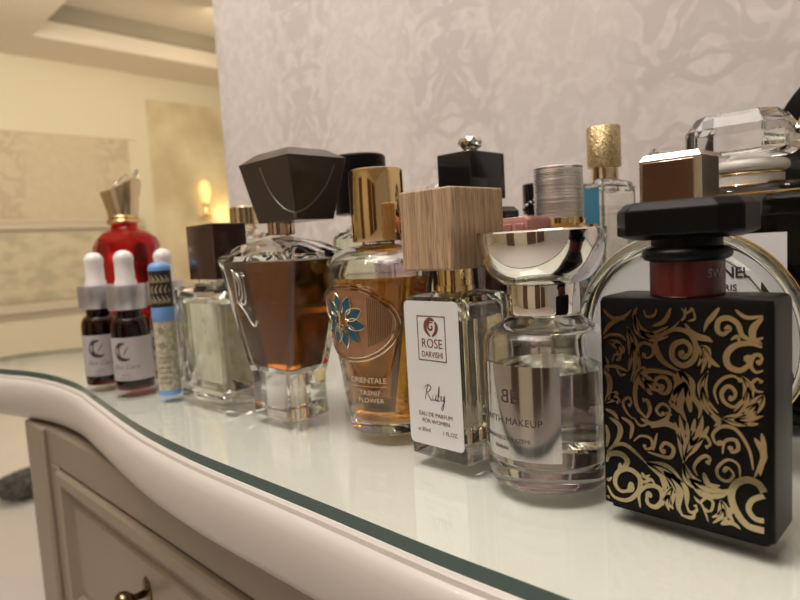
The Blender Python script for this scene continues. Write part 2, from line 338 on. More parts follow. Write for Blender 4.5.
SCROLLS = [(165,'s',[34,7904,480,7573,923,7592,1276,7902]),(139,'s',[1516,7241,1356,7653,1491,7993]),(118,'s',[1740,7918,1817,7672,2105,7725,2191,7974]),
(357,'l',[1360,7821,1473,7238,1884,6929,2494,7091,3009,7563]),(171,'s',[2707,8031,2463,7537,2015,7309]),(94,'s',[3054,8042,3203,7849,3392,7974,3356,8051]),
(112,'s',[3206,8047,3164,7729,3047,7564]),(93,'s',[3431,8054,3500,7664,3274,7575]),(234,'l',[4297,8081,4082,7767,3900,7527,3788,7210]),
(401,'l',[1089,7260,1250,6802,1339,6214,1327,5701,1168,5168]),(228,'l',[4,6893,381,7265,834,7545,1025,7486]),(125,'s',[-1,6734,371,6899,818,6902,1031,6702]),
(309,'l',[318,6651,675,6546,846,6301,659,5937]),(103,'v',[478,5877,575,6147,798,6150,748,5946,633,5978]),(313,'l',[-68,6047,155,5758,124,5311]),
(145,'s',[152,5651,608,5697,1090,5547]),(102,'s',[607,5671,778,5383,1000,5451]),(293,'l',[-57,5469,340,5158,308,4667,67,4322]),
(377,'l',[64,4214,487,4558,768,4315]),(129,'v',[1570,5896,1409,6305,1629,6660,2001,6604,2011,6272,1784,6127,1663,6309]),(214,'v',[2097,6529,2292,6955,2811,7247,3306,7141,3539,6682,3420,6196,3061,5977,2731,6213,2762,6646,3097,6848,3337,6666,3295,6400,3104,6327,3015,6521]),
(292,'l',[2105,6902,2176,6411,2435,6021,2980,5750]),(300,'l',[3195,7333,3566,7055,3894,6983,4073,6879]),(370,'l',[3672,6732,3866,6434,3682,5745]),
(221,'l',[3780,6583,4030,6214,4292,6045]),(169,'l',[3160,7490,3418,7108,3488,6797]),(190,'v',[5599,7136,5307,7042,4989,7170,4857,7537,4572,7727,4279,7638,4219,7313,4394,7170,4569,7333,4466,7441]),
(125,'s',[4635,6995,4840,7123,4906,6886]),(225,'v',[5566,6817,5207,6923,4770,6816,4506,6489,4558,6111,4900,5993,5184,6248,5105,6526]),(139,'v',[5595,6066,5380,5984,5236,6179,5304,6499,5487,6560,5551,6395,5401,6270]),
(142,'s',[4779,8021,5113,7773,5602,7845]),(293,'l',[5601,7794,5322,7450,5307,7116,5579,6914]),(313,'l',[3932,5891,3730,5434,3760,4881,4010,4440,4367,4221]),
(666,'l',[2904,5823,3130,5483,3045,4985,2960,4483,3184,3944]),(243,'l',[3469,5402,3403,4952,3644,4504,3565,4129]),(192,'s',[2806,4624,2648,4602,2956,4236]),
(199,'v',[1777,3837,1429,4169,1329,4671,1427,5199,1774,5621,2308,5678,2744,5602,2973,5302]),(498,'l',[1519,5508,1846,5122,2253,4922]),(177,'v',[2066,4939,2123,5366,2425,5484,2619,5217,2495,4912,2253,4922,2380,5213]),
(121,'v',[1253,5135,1463,5673,1692,5739,1772,5536,1628,5478]),(111,'v',[1220,3746,964,4011,858,4345,1092,4553,1174,4347,1057,4217]),(126,'v',[2558,3965,2588,4344,2326,4489,2117,4231,2277,4045,2401,4190]),
(159,'v',[1735,3830,1885,4195,1792,4522,1607,4538]),(119,'v',[4229,4750,4112,5205,4344,5624,4694,5780,4966,5620]),(152,'v',[4962,5010,4720,4729,4422,4856,4340,5172,4553,5417,4759,5250,4702,5012,4549,5029]),
(320,'l',[4967,5810,5179,5381,5041,4754,4613,4277]),(366,'l',[5612,5251,5309,4756,4889,4323]),(113,'v',[5593,5360,5378,5369,5267,5581,5419,5764,5562,5654]),
(167,'s',[103,3968,467,3845,642,3625]),(277,'l',[291,3663,701,3367,623,2853,41,2186]),(172,'s',[17,3342,223,2917,143,2439]),
(168,'s',[775,3741,1183,3495,1098,2943]),(162,'s',[62,2256,495,2582,911,2682,1353,2410,1714,2112]),(114,'v',[1231,2878,1501,3134,1872,3115,1934,2793,1691,2674,1643,2842]),
(153,'v',[1750,2580,2132,2527,2589,2535,2701,2902,2409,3042,2237,2766,2427,2701]),(284,'l',[1898,3530,2405,3765,2811,3664,3124,3323]),(121,'s',[2132,3372,2013,2896,1966,2668]),
(432,'l',[3071,2467,3105,3109,3011,3682,2939,4175]),(490,'l',[3098,2643,3357,3242,3634,3791,3716,4298]),(116,'v',[3359,3368,3730,3602,3953,3315,3800,3146]),
(205,'v',[1516,3817,1986,3676,2449,3909,2577,4202]),(103,'v',[1253,3818,1484,3547,1746,3635,1776,3815]),(137,'v',[5284,2669,5198,3242,4980,3712,4701,3994,4306,3973,4046,3660,4153,3354,4352,3473]),
(141,'v',[4348,3027,4425,3487,4754,3590,4837,3303,4637,3151,4589,3358]),(227,'l',[3979,4340,4234,4139,4086,3952]),(392,'l',[4381,4284,4983,4303,5595,4558]),
(179,'s',[5540,3971,5625,3445,5487,2519]),(271,'l',[5324,3776,5644,3217,5303,2397]),(136,'v',[3535,2065,3407,2330,3566,2658,3812,2851,3946,2739,3824,2572]),
(120,'v',[4886,2219,4847,2731,4513,2859,4182,2502,4215,2182,4507,2104,4688,2373,4511,2576,4364,2380]),(237,'v',[50,1843,249,2164,700,2275,968,2059,816,1770,595,1795]),(206,'v',[70,882,392,494,948,500,1391,979,1421,1527,997,1747,578,1514,454,1069,680,800,1050,939,1102,1253]),
(173,'l',[-17,1190,201,1129,338,1292]),(198,'v',[1438,311,1407,892,1765,1269,2175,1264,2269,865,2025,516,1733,572,1713,863,1888,970]),(145,'s',[1403,1523,1611,1375,1857,1541,2041,1319]),
(186,'l',[1514,1746,1641,1579,1843,1715]),(637,'l',[1628,2155,2140,2047,2634,1811,2894,1356,2844,738,3017,422]),(182,'s',[2201,1754,2362,1398,2276,1245]),
(379,'l',[2652,1426,2436,891,2512,490]),(118,'v',[3105,981,3243,658,3480,783,3420,979]),(139,'s',[2920,455,3319,465,3417,723]),
(432,'l',[3032,2518,3167,1979,3569,1694,4099,1642,4627,1857]),(250,'l',[3729,2251,3876,1853,4285,1747]),(195,'s',[3412,1554,3719,1396,4246,1515,4555,1773]),
(117,'v',[3393,1295,3562,1102,3810,1335,4020,1223,3941,885,3713,889]),(97,'s',[3486,1234,3713,932,3860,467]),(341,'l',[4281,1375,4372,905,3996,448]),
(228,'l',[4251,497,4603,658,4903,501]),(245,'c',[5629,662,5101,706,4765,1096,4611,1584,4743,2047,5110,2296,5452,2220,5633,1982]),(190,'c',[5630,1004,5324,1011,5139,1280,5258,1632,5633,1864]),
(262,'l',[4694,1240,4533,950,4690,708]),(109,'s',[-11,419,86,444,218,384])]

# ================================================================== the setting
Z = T
struct(obj('floor', B(-4.7, 2.5, -2.6, 4.2, -0.05, 0.0), 'floor'))
bm = bmesh.new()                                  # ceiling with a rectangular tray recess over the far part
box(bm, -4.7, -4.14, -2.6, 4.2, 2.27, 2.55); box(bm, -4.14, -1.4, -2.6, 1.18, 2.27, 2.55)
box(bm, -4.14, -1.4, 3.4, 4.2, 2.27, 2.55); box(bm, -1.4, 2.5, -2.6, 4.2, 2.27, 2.55); box(bm, -4.14, -1.4, 1.18, 3.4, 2.47, 2.55)
struct(obj('ceiling', bm, 'ceiling', smooth=False))
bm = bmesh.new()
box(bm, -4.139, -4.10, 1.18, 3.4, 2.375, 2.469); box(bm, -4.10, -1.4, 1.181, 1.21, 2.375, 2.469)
struct(obj('trim_1', bm, 'olive', smooth=False))  # dark bars standing in for the shadow gap of the tray
struct(obj('wall_back', B(-0.866, 2.5, 0.50, 0.62, 0, 2.27), 'wallpaper', smooth=False))
struct(obj('wall_front', B(-4.6, 2.5, -2.6, -2.5, 0, 2.27), 'wall_cream', smooth=False))
for k, (xa, xb) in enumerate(((0.2, 1.0), (1.15, 1.95), (-1.9, -1.0))):  # unseen dark slabs added to give the metal caps vertical reflection streaks
    struct(obj('door_%d' % (k + 1), B(xa, xb, -2.5, -2.46, 0, 2.05), 'door_brown', bevel=0.004))
struct(obj('wall_left', B(-4.75, -4.60, -2.6, 4.2, 0, 2.27), 'wall_cream', smooth=False))
struct(obj('trim_2', B(-4.60, -4.592, -2.6, 1.87, T + 0.40, T + 0.985), 'wallpaper_far', smooth=False))
struct(obj('trim_3', B(-4.60, -4.592, 2.03, 4.2, 0.10, T + 1.30), 'wall_gold', smooth=False))
bm = bmesh.new(); box(bm, -4.60, -4.555, -2.6, 1.93, T + 0.345, T + 0.385); box(bm, -4.60, -4.57, -2.6, 1.93, T + 0.385, T + 0.415); box(bm, -4.60, -4.58, -2.6, 1.93, T + 0.325, T + 0.345)
struct(obj('trim_4', bm, 'moulding', bevel=0.008))
struct(obj('trim_5', B(-4.60, -4.585, -2.6, 1.87, T - 0.13, T + 0.325), 'frieze', smooth=False))
bm = bmesh.new(); box(bm, -4.60, -4.55, -2.6, 1.93, T - 0.20, T - 0.135); box(bm, -4.60, -4.575, -2.6, 1.93, T - 0.23, T - 0.20)
struct(obj('trim_6', bm, 'moulding', bevel=0.008))
struct(obj('baseboard_left', B(-4.60, -4.575, -2.6, 4.2, 0, 0.10), 'moulding', bevel=0.004))
bm = bmesh.new(); box(bm, -4.60, -4.585, -2.6, 1.93, T + 0.985, T + 1.47)
struct(obj('trim_7', bm, 'wall_cream', smooth=False))

# added glowing shape standing in for a light reflection on the golden panel
sc = thing('wall_sconce', 'small golden wall lamp glowing on the far golden wall panel', 'lamp', (-4.59, 2.42, T + 0.50))
obj('bracket', lathe([(0.0, -0.09), (0.05, -0.09), (0.02, -0.06), (0.012, 0.0), (0.03, 0.02)], 0.05, 0, 24), 'gold', sc)
obj('lamp_shade', lathe([(0.012, 0.02), (0.030, 0.05), (0.045, 0.12), (0.040, 0.17), (0.02, 0.20)], 0.05, 0, 24), 'glow', sc)

# fluffy slipper on the floor
bm = bmesh.new(); bmesh.ops.create_icosphere(bm, subdivisions=5, radius=1)
for v in bm.verts:
    n = v.co.normalized(); d = noise.noise(n * 9) * 0.10 + noise.noise(n * 28) * 0.14
    v.co = Vector((n.x * 0.075, n.y * 0.13, n.z * 0.055)) * (1 + d) + Vector((0, 0, 0.058 + 0.03 * max(0, n.y)))
o = obj('fluffy_slipper', bm, 'fur', smooth=False); o.location = (-2.72, 0.60, 0)
tag(o, 'dark grey fluffy slipper lying on the pale floor left of the dresser', 'slipper')

# ================================================================== dresser
K = 1.055
pts = [(0.75, 0.150), (0.4, 0.150), (0.1, 0.152), (0.0, 0.1485), (-0.09, 0.1460), (-0.135, 0.1442), (-0.2, 0.1437), (-0.286, 0.142), (-0.325, 0.1425), (-0.37, 0.1447),
       (-0.423, 0.1500), (-0.50, 0.1595), (-0.561, 0.1662), (-0.628, 0.1655), (-0.683, 0.1570), (-0.72, 0.146), (-0.765, 0.136), (-0.805, 0.142),
       (-0.822, 0.168), (-0.818, 0.205), (-0.800, 0.24), (-0.785, 0.28), (-0.783, 0.34), (-0.787, 0.40), (-0.79, 0.470)]
edge = spline([(x * K, y * K) for x, y in pts], 5); edge[-1] = (edge[-1][0], 0.4955)
def offs(P, d):
    out = []
    for i, p in enumerate(P):
        a = P[max(0, i - 1)]; b = P[min(len(P) - 1, i + 1)]; dx, dy = b[0] - a[0], b[1] - a[1]; l = math.hypot(dx, dy) or 1
        out.append((p[0] - dy / l * d, p[1] + dx / l * d))      # outward = left of travel (-x)
    return out
def slab(bm, P, z0, z1, mi_side=0, mi_face=0):
    lo = [bm.verts.new((x, y, z0)) for x, y in P]; hi = [bm.verts.new((x, y, z1)) for x, y in P]; n = len(P)
    for k in range(n):
        f = bm.faces.new((lo[k], lo[(k + 1) % n], hi[(k + 1) % n], hi[k])); f.material_index = mi_side
    for f in (bm.faces.new(lo), bm.faces.new(hi)): f.material_index = mi_face
dr = thing('dresser', 'cream painted dresser with a serpentine front and panelled drawer, against the wall', 'dresser', (-0.1, 0.3, 0))
def dl(o):                     # part modelled in world coordinates, parented to the dresser
    o.location = (0.1, -0.3, 0); o.parent = dr; return o
# moulded table top: profile swept along the serpentine edge
prof = [(0.0005, T - 0.0062), (0.0022, T - 0.0072), (0.0028, T - 0.0092), (0.0042, T - 0.0100), (0.0062, T - 0.0120), (0.0076, T - 0.0165), (0.0080, T - 0.0240), (0.0072, T - 0.0320),
        (0.0050, T - 0.0400), (0.0010, T - 0.0470), (-0.0030, T - 0.0510), (-0.0060, T - 0.0535), (-0.0120, T - 0.0545)]
bm = bmesh.new(); rings = []
for d, z in prof: rings.append([bm.verts.new((x, y, z)) for x, y in offs(edge, d)])
for a, b in zip(rings, rings[1:]):
    for k in range(len(a) - 1): bm.faces.new((a[k], a[k + 1], b[k + 1], b[k]))
bk0 = [bm.verts.new((edge[0][0], 0.4955, z)) for d, z in prof[:1] + prof[-1:]]
top = bm.faces.new(rings[0] + [bk0[0]]); bot = bm.faces.new(rings[-1] + [bk0[1]])
dl(obj('table_top', bm, 'top_paint', mats=['cream_paint', 'top_paint'])).data
tt = [o for o in C.objects if o.name == 'table_top'][0]
for p in tt.data.polygons:
    if len(p.vertices) > 4 and p.center.z > T - 0.01: p.material_index = 1
# carcass: post, side, rails, drawer
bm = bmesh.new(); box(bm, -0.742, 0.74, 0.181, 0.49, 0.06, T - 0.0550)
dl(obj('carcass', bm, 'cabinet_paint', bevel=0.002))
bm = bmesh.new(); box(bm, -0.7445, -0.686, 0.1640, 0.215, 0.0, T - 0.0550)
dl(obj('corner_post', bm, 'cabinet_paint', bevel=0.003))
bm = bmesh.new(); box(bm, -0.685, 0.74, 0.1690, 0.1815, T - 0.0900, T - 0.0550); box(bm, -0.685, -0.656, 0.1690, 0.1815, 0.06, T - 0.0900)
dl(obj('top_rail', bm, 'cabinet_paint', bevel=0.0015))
def drawer(x0, x1, z0, z1, knobs):
    g = 0.0015; bm = bmesh.new(); yf = 0.1650
    def frame(a0, a1, b0, b1, ya, c0, c1, d0, d1, yb):
        lo = [bm.verts.new(p) for p in ((a0, ya, b0), (a1, ya, b0), (a1, ya, b1), (a0, ya, b1))]; hi = [bm.verts.new(p) for p in ((c0, yb, d0), (c1, yb, d0), (c1, yb, d1), (c0, yb, d1))]
        for k in range(4): bm.faces.new((lo[k], lo[(k + 1) % 4], hi[(k + 1) % 4], hi[k]))
    def ring(i, ya, j, yb): frame(x0 + i, x1 - i, z0 + i, z1 - i, ya, x0 + j, x1 - j, z0 + j, z1 - j, yb)
    seq = [(0, 0.1810), (0, yf + 0.002), (0.002, yf), (0.012, yf), (0.0145, yf + 0.003), (0.020, yf + 0.0075), (0.026, yf + 0.0080), (0.030, yf + 0.0055), (0.033, yf + 0.0055)]
    for (i, ya), (j, yb) in zip(seq, seq[1:]): ring(i, ya, j, yb)
    j, y = seq[-1]
    bm.faces.new([bm.verts.new(p) for p in ((x0 + j, y, z0 + j), (x1 - j, y, z0 + j), (x1 - j, y, z1 - j), (x0 + j, y, z1 - j))])
    bmesh.ops.remove_doubles(bm, verts=bm.verts, dist=1e-6)
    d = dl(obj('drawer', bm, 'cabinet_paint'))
    for kx, kz in knobs:
        y = yf + 0.0055
        bp = L([[(kx + 0.0075 * s * math.cos(t), y - h, kz + 0.0125 * s * math.sin(t)) for t in [2 * PI * k / 32 for k in range(32)]] for s, h in ((1, 0), (1, 0.0012), (0.85, 0.0022), (0.45, 0.003))])
        kn = obj('knob', bp, 'antique', d)
        kn['label'] = 'dark antique brass drawer knob'
        st = L([[(kx + r * math.cos(t), y - h, kz + r * math.sin(t)) for t in [2 * PI * k / 32 for k in range(32)]] for r, h in ((0.003, 0.002), (0.0028, 0.010), (0.0045, 0.012), (0.0075, 0.015), (0.0085, 0.019), (0.0070, 0.0225), (0.0035, 0.0245), (0.0005, 0.025))])
        bm2 = bmesh.new(); bm2.from_mesh(kn.data); bm2 = join(bm2, st); bm2.to_mesh(kn.data); bm2.free()
        for p in kn.data.polygons: p.use_smooth = True
    return d
drawer(-0.654, -0.200, T - 0.235, T - 0.0925, [(-0.462, T - 0.146)])
drawer(-0.654, -0.200, T - 0.410, T - 0.2400, [(-0.462, T - 0.325)])
drawer(-0.654, -0.200, T - 0.585, T - 0.4150, [(-0.462, T - 0.500)])
drawer(-0.192, 0.300, T - 0.235, T - 0.0925, [(0.07, T - 0.146)])

# glass sheet on the dresser
bm = bmesh.new(); slab(bm, edge + [(edge[0][0], 0.4955)], T - 0.0060, T, 1, 0)
o = obj('glass_sheet', bm, 'pane', mats=['pane', 'pane_edge'], smooth=False)
tag(o, 'clear glass sheet with green edge covering the dresser top', 'glass top')

# ================================================================== front row
# --- black flacon with gold scrollwork
cx, cyy = -0.0818, 0.2320
t = thing('perfume_bottle', 'black rectangular perfume bottle covered in gold scrollwork, with a wide black cap and red neck', 'perfume bottle', (cx, cyy))
W, D = 0.0595, 0.0250
bm = L([rr(W - 0.004, D - 0.004, 0.002, 0.0), rr(W - 0.004, D - 0.004, 0.002, 0.0022), rr(W, D, 0.002, 0.0022), rr(W, D, 0.002, 0.0815), rr(W - 0.0012, D - 0.0012, 0.002, 0.0832), rr(W - 0.004, D - 0.004, 0.002, 0.0838)])
obj('bottle_body', bm, 'black_satin', t)
bm = bmesh.new(); yf = -D / 2
for k, (wd, kind, qq) in enumerate(SCROLLS):
    P = [(-0.111 - cx + qq[i] * 1e-5, qq[i + 1] * 1e-5) for i in range(0, len(qq), 2)]
    P = [(min(0.0268, max(-0.0278, u)), min(0.0815, max(0.0033, v))) for u, v in P]
    hh = 0.00030 + 0.0000012 * k; F = lambda u, v, h: (u, yf - h, v)
    if kind == 'l' and wd > 300:  # a feathered leaf: curved lobes fanning from the stem
        q_ = spline(P, 5); w_ = wd * 1e-5; m_ = len(q_)
        ribbon(bm, P, w_ * .50, 'l', hh, F)
        for sd in (-1, 1):
            for i0, ln, fo in ((.05, .50, .42), (.30, .50, .50)):
                a_ = q_[int(m_ * i0)]; b_ = q_[min(m_ - 1, int(m_ * (i0 + ln * .5)))]; c_ = q_[min(m_ - 1, int(m_ * (i0 + ln)))]
                dx, dy = c_[0] - a_[0], c_[1] - a_[1]; l_ = math.hypot(dx, dy) or 1; nx_, ny_ = -dy / l_ * sd, dx / l_ * sd
                cl = lambda p: (min(0.0268, max(-0.0280, p[0])), min(0.0815, max(0.0033, p[1])))
                ribbon(bm, [a_, cl((b_[0] + nx_ * w_ * .34, b_[1] + ny_ * w_ * .34)), cl((c_[0] + nx_ * w_ * fo, c_[1] + ny_ * w_ * fo))], w_ * .34, 's', hh, F)
    else: ribbon(bm, P, wd * (0.78e-5 if kind == 'l' else 0.95e-5), kind, hh, F)
sw = obj('scrollwork', bm, 'bronze_print', t, smooth=False); sw['label'] = 'gold foil scroll and leaf ornament'
bm = bmesh.new()
for a in ((-0.0286, -0.0283, 0.0030, 0.0818),): box(bm, a[0], a[1], yf - 0.0003, yf + 0.0002, a[2], a[3])
obj('panel_edge', bm, 'black_gloss', t, smooth=False)
nx = -0.0012
obj('neck_band', lathe([(0.0122, 0.0836), (0.0126, 0.0842), (0.0126, 0.0962), (0.0120, 0.0966)], nx, 0), 'red_band', t)['label'] = 'dark red neck band'
obj('lettering', text_bm('SW', 0.0042, ontube(nx, 0, 0.0127, 0.0127, math.radians(-26), 0.0905), 0.00015), 'ink_grey', t, smooth=False)
obj('neck_ring', lathe([(0.0120, 0.0963)] + arcp(0.0128, 0.0988, 0.0024, -PI / 2, PI / 2, 8) + [(0.0120, 0.1014), (0.0120, 0.1065)], nx, 0), 'black_satin', t)
def octa(w, d, c, z, ox=0, oy=0):
    return [(ox + x, oy + y, z) for x, y in ((w / 2, -d / 2 + c), (w / 2, d / 2 - c), (w / 2 - c, d / 2), (-w / 2 + c, d / 2), (-w / 2, d / 2 - c), (-w / 2, -d / 2 + c), (-w / 2 + c, -d / 2), (w / 2 - c, -d / 2))]
bm = L([octa(0.034, 0.022, 0.005, 0.1042, nx), octa(0.0440, 0.0305, 0.0062, 0.1062, nx), octa(0.0440, 0.0305, 0.0062, 0.1150, nx), octa(0.0390, 0.0255, 0.006, 0.1180, nx)])
obj('cap', bm, 'black_satin', t, bevel=0.0006)

# --- round clear bottle with bowl shaped mirror cap
t = thing('perfume_bottle', 'round clear perfume bottle with a mirrored bowl-shaped cap and silver wraparound label', 'perfume bottle', (-0.1470, 0.2375))
R = 0.0274
outer = [(0.0005, 0.0012), (R - 0.006, 0.0010), (R - 0.003, 0.0)] + arcp(R - 0.0025, 0.0025, 0.0025, -PI / 2, 0, 5) + [(R, 0.02), (R, 0.045)] + arcp(R - 0.009, 0.0605, 0.009, 0, PI / 2 * 0.80, 8) + [(0.0185, 0.0706), (0.0158, 0.0735), (0.0105, 0.0738), (0.0105, 0.0760), (0.0005, 0.0760)]
i = 0.0024
inner = [(0.0005, 0.0085), (R - 0.006, 0.0080), (R - i, 0.0105), (R - i, 0.045)] + arcp(R - 0.009, 0.0605, 0.0066, 0, PI / 2 * 0.85, 8) + [(0.0150, 0.0678), (0.0090, 0.0690), (0.0075, 0.0700), (0.0005, 0.0702)]
obj('bottle_body', hollow([ell(r, r, z) for r, z in outer], [ell(r, r, z) for r, z in inner]), 'glass', t)
r2 = R - i - 0.0003
obj('liquid', lathe([(0.0005, 0.0088), (R - 0.0065, 0.0083), (r2, 0.0108), (r2, 0.0505), (0.0005, 0.0505)]), 'clear_liquid', t)
obj('spray_tube', tube(bmesh.new(), spline([(0.001, 0, 0.068), (0.0012, 0, 0.04), (0.004, 0.004, 0.018), (0.013, 0.010, 0.0105)], 6), 0.0011, 8), 'pane', t)
bm = bmesh.new(); n = 28; a0, a1 = math.radians(-142), math.radians(-47); rings = []
for (rad) in (R + 0.00005, R + 0.0003):
    rings.append([[bm.verts.new((rad * math.cos(a0 + (a1 - a0) * k / n), rad * math.sin(a0 + (a1 - a0) * k / n), z)) for z in (0.0140, 0.0545)] for k in range(n + 1)])
I, O = rings
for k in range(n):
    bm.faces.new((O[k][0], O[k + 1][0], O[k + 1][1], O[k][1])); bm.faces.new((I[k][1], I[k + 1][1], I[k + 1][0], I[k][0]))
    bm.faces.new((I[k][0], I[k + 1][0], O[k + 1][0], O[k][0])); bm.faces.new((I[k][1], O[k][1], O[k + 1][1], I[k + 1][1]))
bm.faces.new((I[0][0], O[0][0], O[0][1], I[0][1])); bm.faces.new((I[n][0], I[n][1], O[n][1], O[n][0]))
obj('label', bm, 'mirror_label', t)['label'] = 'silver foil label with dark lettering'
def mk(s, size, z, **k): return text_bm(s, size, ontube(0, 0, R + 0.0003, R + 0.0003, math.radians(-104), z), 0.0001, **k)
bm = text_bm('B', 0.0085, ontube(0, 0, R + 0.0003, R + 0.0003, math.radians(-92), 0.0385), 0.0001, align='LEFT', weight=0.0)
bm = join(bm, text_bm('B', 0.0085, lambda u, v, h, f=ontube(0, 0, R + 0.0003, R + 0.0003, math.radians(-92), 0.0385): f(-u, v, h), 0.0001, align='LEFT', weight=0.0))
obj('monogram', bm, 'ink', t, smooth=False)
bm = mk('SHO WITH MAKEUP', 0.0043, 0.0292, track=1.05); bm = join(bm, mk('MOHAMADREZA KAZEMI', 0.0026, 0.0218)); bm = join(bm, mk('TEHRAN', 0.0022, 0.0178))
obj('lettering', bm, 'ink', t, smooth=False)
obj('collar', lathe([(0.0150, 0.0740), (0.0156, 0.0742), (0.0159, 0.0750), (0.0159, 0.0872), (0.0155, 0.0880), (0.0120, 0.0884)]), 'chrome', t)
bp = [(0.0005, 0.0872), (0.0110, 0.0872), (0.0135, 0.0882)] + [(0.0135 + (0.0266 - 0.0135) * math.sin(a), 0.1100 - (0.1100 - 0.0884) * math.cos(a)) for a in [PI / 2 * k / 12 for k in range(1, 13)]]
cb = obj('cap', lathe(bp + [(0.0260, 0.1104), (0.0235, 0.1090), (0.0180, 0.0990), (0.0100, 0.0930), (0.0005, 0.0920)]), 'chrome', t); cb['label'] = 'mirrored bowl-shaped cap'
o2 = [(r + 0.0016, z - 0.0010) for r, z in bp[2:]]; o2[0] = (0.0140, 0.0882)
bm = L([ell(r, r, z) for r, z in [(0.0137, 0.0880)] + o2 + [(0.0281, 0.1108), (0.0270, 0.1108)] + [(r + 0.0003, z) for r, z in reversed(bp[3:])]])
obj('clear_rim', bm, 'crystal', cb)

# --- clear bottle with white label and oak cube cap
cx, cyy = -0.1980, 0.2385
t = thing('perfume_bottle', 'clear rectangular perfume bottle with a tall white front label and pale oak block cap', 'perfume bottle', (cx, cyy))
W, D = 0.0395, 0.0380
outer = [rr(W - .003, D - .003, .003, 0), rr(W, D, .0035, .0012), rr(W, D, .0035, .0785), rr(W - .003, D - .003, .0035, .0815), rr(W - .012, D - .012, .006, .0828), rr(.018, .018, .0089, .0834), rr(.018, .018, .0089, .088)]
inner = [rr(W - .009, D - .009, .003, .0085), rr(W - .0065, D - .0065, .003, .0105), rr(W - .0065, D - .0065, .003, .0745), rr(W - .010, D - .010, .004, .0775), rr(.013, .013, .0064, .0800), rr(.013, .013, .0064, .085)]
obj('bottle_body', hollow(outer, inner), 'glass', t)
obj('liquid', L([rr(W - .0096, D - .0096, .003, .0088), rr(W - .0071, D - .0071, .003, .0108), rr(W - .0071, D - .0071, .003, .0700)]), 'pale_liquid', t)
obj('spray_tube', tube(bmesh.new(), spline([(0, 0, .08), (0.0005, 0, .045), (.006, -.003, .012)], 6), 0.0011, 8), 'pane', t)
yf = -D / 2 - .00005
bm = bmesh.new(); lp = rr(.0352, .0730, .0028, 0, -.0012, 0, 4); bm2 = [(x, yf, .0432 + y) for x, y, z in lp]; b2 = [(x, yf - .00028, .0432 + y) for x, y, z in lp]
loft(bm, [bm2, b2]); lab = obj('label', bm, 'paper', t); lab['label'] = 'white front label with brown print'
yl = yf - .0003
bm = bmesh.new()
fx0, fx1, fz0, fz1, th = -.0102, .0082, .0500, .0725, .0005
for a in ((fx0, fx1, fz0, fz0 + th), (fx0, fx1, fz1 - th, fz1), (fx0, fx0 + th, fz0 + th, fz1 - th), (fx1 - th, fx1, fz0 + th, fz1 - th)): box(bm, a[0], a[1], yl - .0001, yl + .00002, a[2], a[3])
obj('print_frame', bm, 'ink_brown', lab, smooth=False); bm = bmesh.new()
# rose emblem: an oval ring of dark strokes curling round a bud
F = lambda u, v, h: (u - .0010, yl - h, .0666 + v)
ribbon(bm, [(.0022, .0036), (-.0008, .0042), (-.0034, .0020), (-.0034, -.0014), (-.0006, -.0044)], .0022, 's', .0001, F)
ribbon(bm, [(.0014, .0026), (-.0012, .0024), (-.0018, -.0002), (.0002, -.0010), (.0008, .0006), (-.0002, .0008)], .0011, 's', .00012, F)
ribbon(bm, [(.0026, .0032), (.0036, .0008), (.0028, -.0022), (.0004, -.0044)], .0019, 's', .0001, F)
obj('rose_emblem', bm, 'ink_brown', lab, smooth=False); bm = text_bm('ROSE', .0066, front(-.0010, yl, .0566), .0001, narrow=.88); bm = join(bm, text_bm('DARVISHI', .0042, front(-.0010, yl, .0519), .0001, narrow=.78))
obj('brand_lettering', bm, 'ink_brown', lab, smooth=False)
bm = text_bm('EAU DE PARFUM', .0030, front(-.0010, yl, .0217), .0001); bm = join(bm, text_bm('FOR WOMEN', .0030, front(-.0010, yl, .0182), .0001))
bm = join(bm, text_bm('e 30ml', .0030, front(-.0090, yl, .0135), .0001, shear=.1)); bm = join(bm, text_bm('1 FL.OZ.', .0030, front(.0080, yl, .0135), .0001, narrow=.9))
obj('lettering', bm, 'ink_brown', lab, smooth=False)
# handwritten "Ruby"
bm = bmesh.new(); F = lambda u, v, h: (u * .85 - .001, yl - h, .0300 + v * .85)
for P in ([(-.0075, .0000), (-.0058, .0062), (-.0048, .0088)], [(-.0078, .0070), (-.0050, .0092), (-.0026, .0080), (-.0040, .0055), (-.0058, .0048)], [(-.0055, .0048), (-.0040, .0020), (-.0024, .0002), (-.0010, .0014)],
          [(-.0010, .0038), (-.0014, .0010), (.0000, .0004), (.0010, .0024), (.0013, .0038), (.0010, .0008), (.0022, .0006), (.0034, .0040), (.0040, .0090), (.0032, .0060), (.0026, .0010), (.0040, .0006), (.0046, .0028), (.0034, .0034)],
          [(.0046, .0030), (.0056, .0034), (.0054, .0012), (.0066, .0010), (.0076, .0040), (.0072, .0000), (.0060, -.0044), (.0050, -.0040), (.0064, -.0010), (.0084, .0012)]):
    ribbon(bm, P, .00055, 's', .0001, F)
obj('handwriting', bm, 'ink', lab, smooth=False)
obj('collar', lathe([(.0088, .0832), (.0100, .0835), (.0100, .0860), (.0092, .0862), (.0092, .0950)], 0, 0, 48), 'gold', t)
bm = B(-.0168, .0166, -.0207, .0207, .0945, .1336); bmesh.ops.translate(bm, verts=bm.verts, vec=(-.0007, .0008, 0))
obj('cap', bm, 'oak', t, bevel=.0011, seg=3)['label'] = 'pale oak block cap'

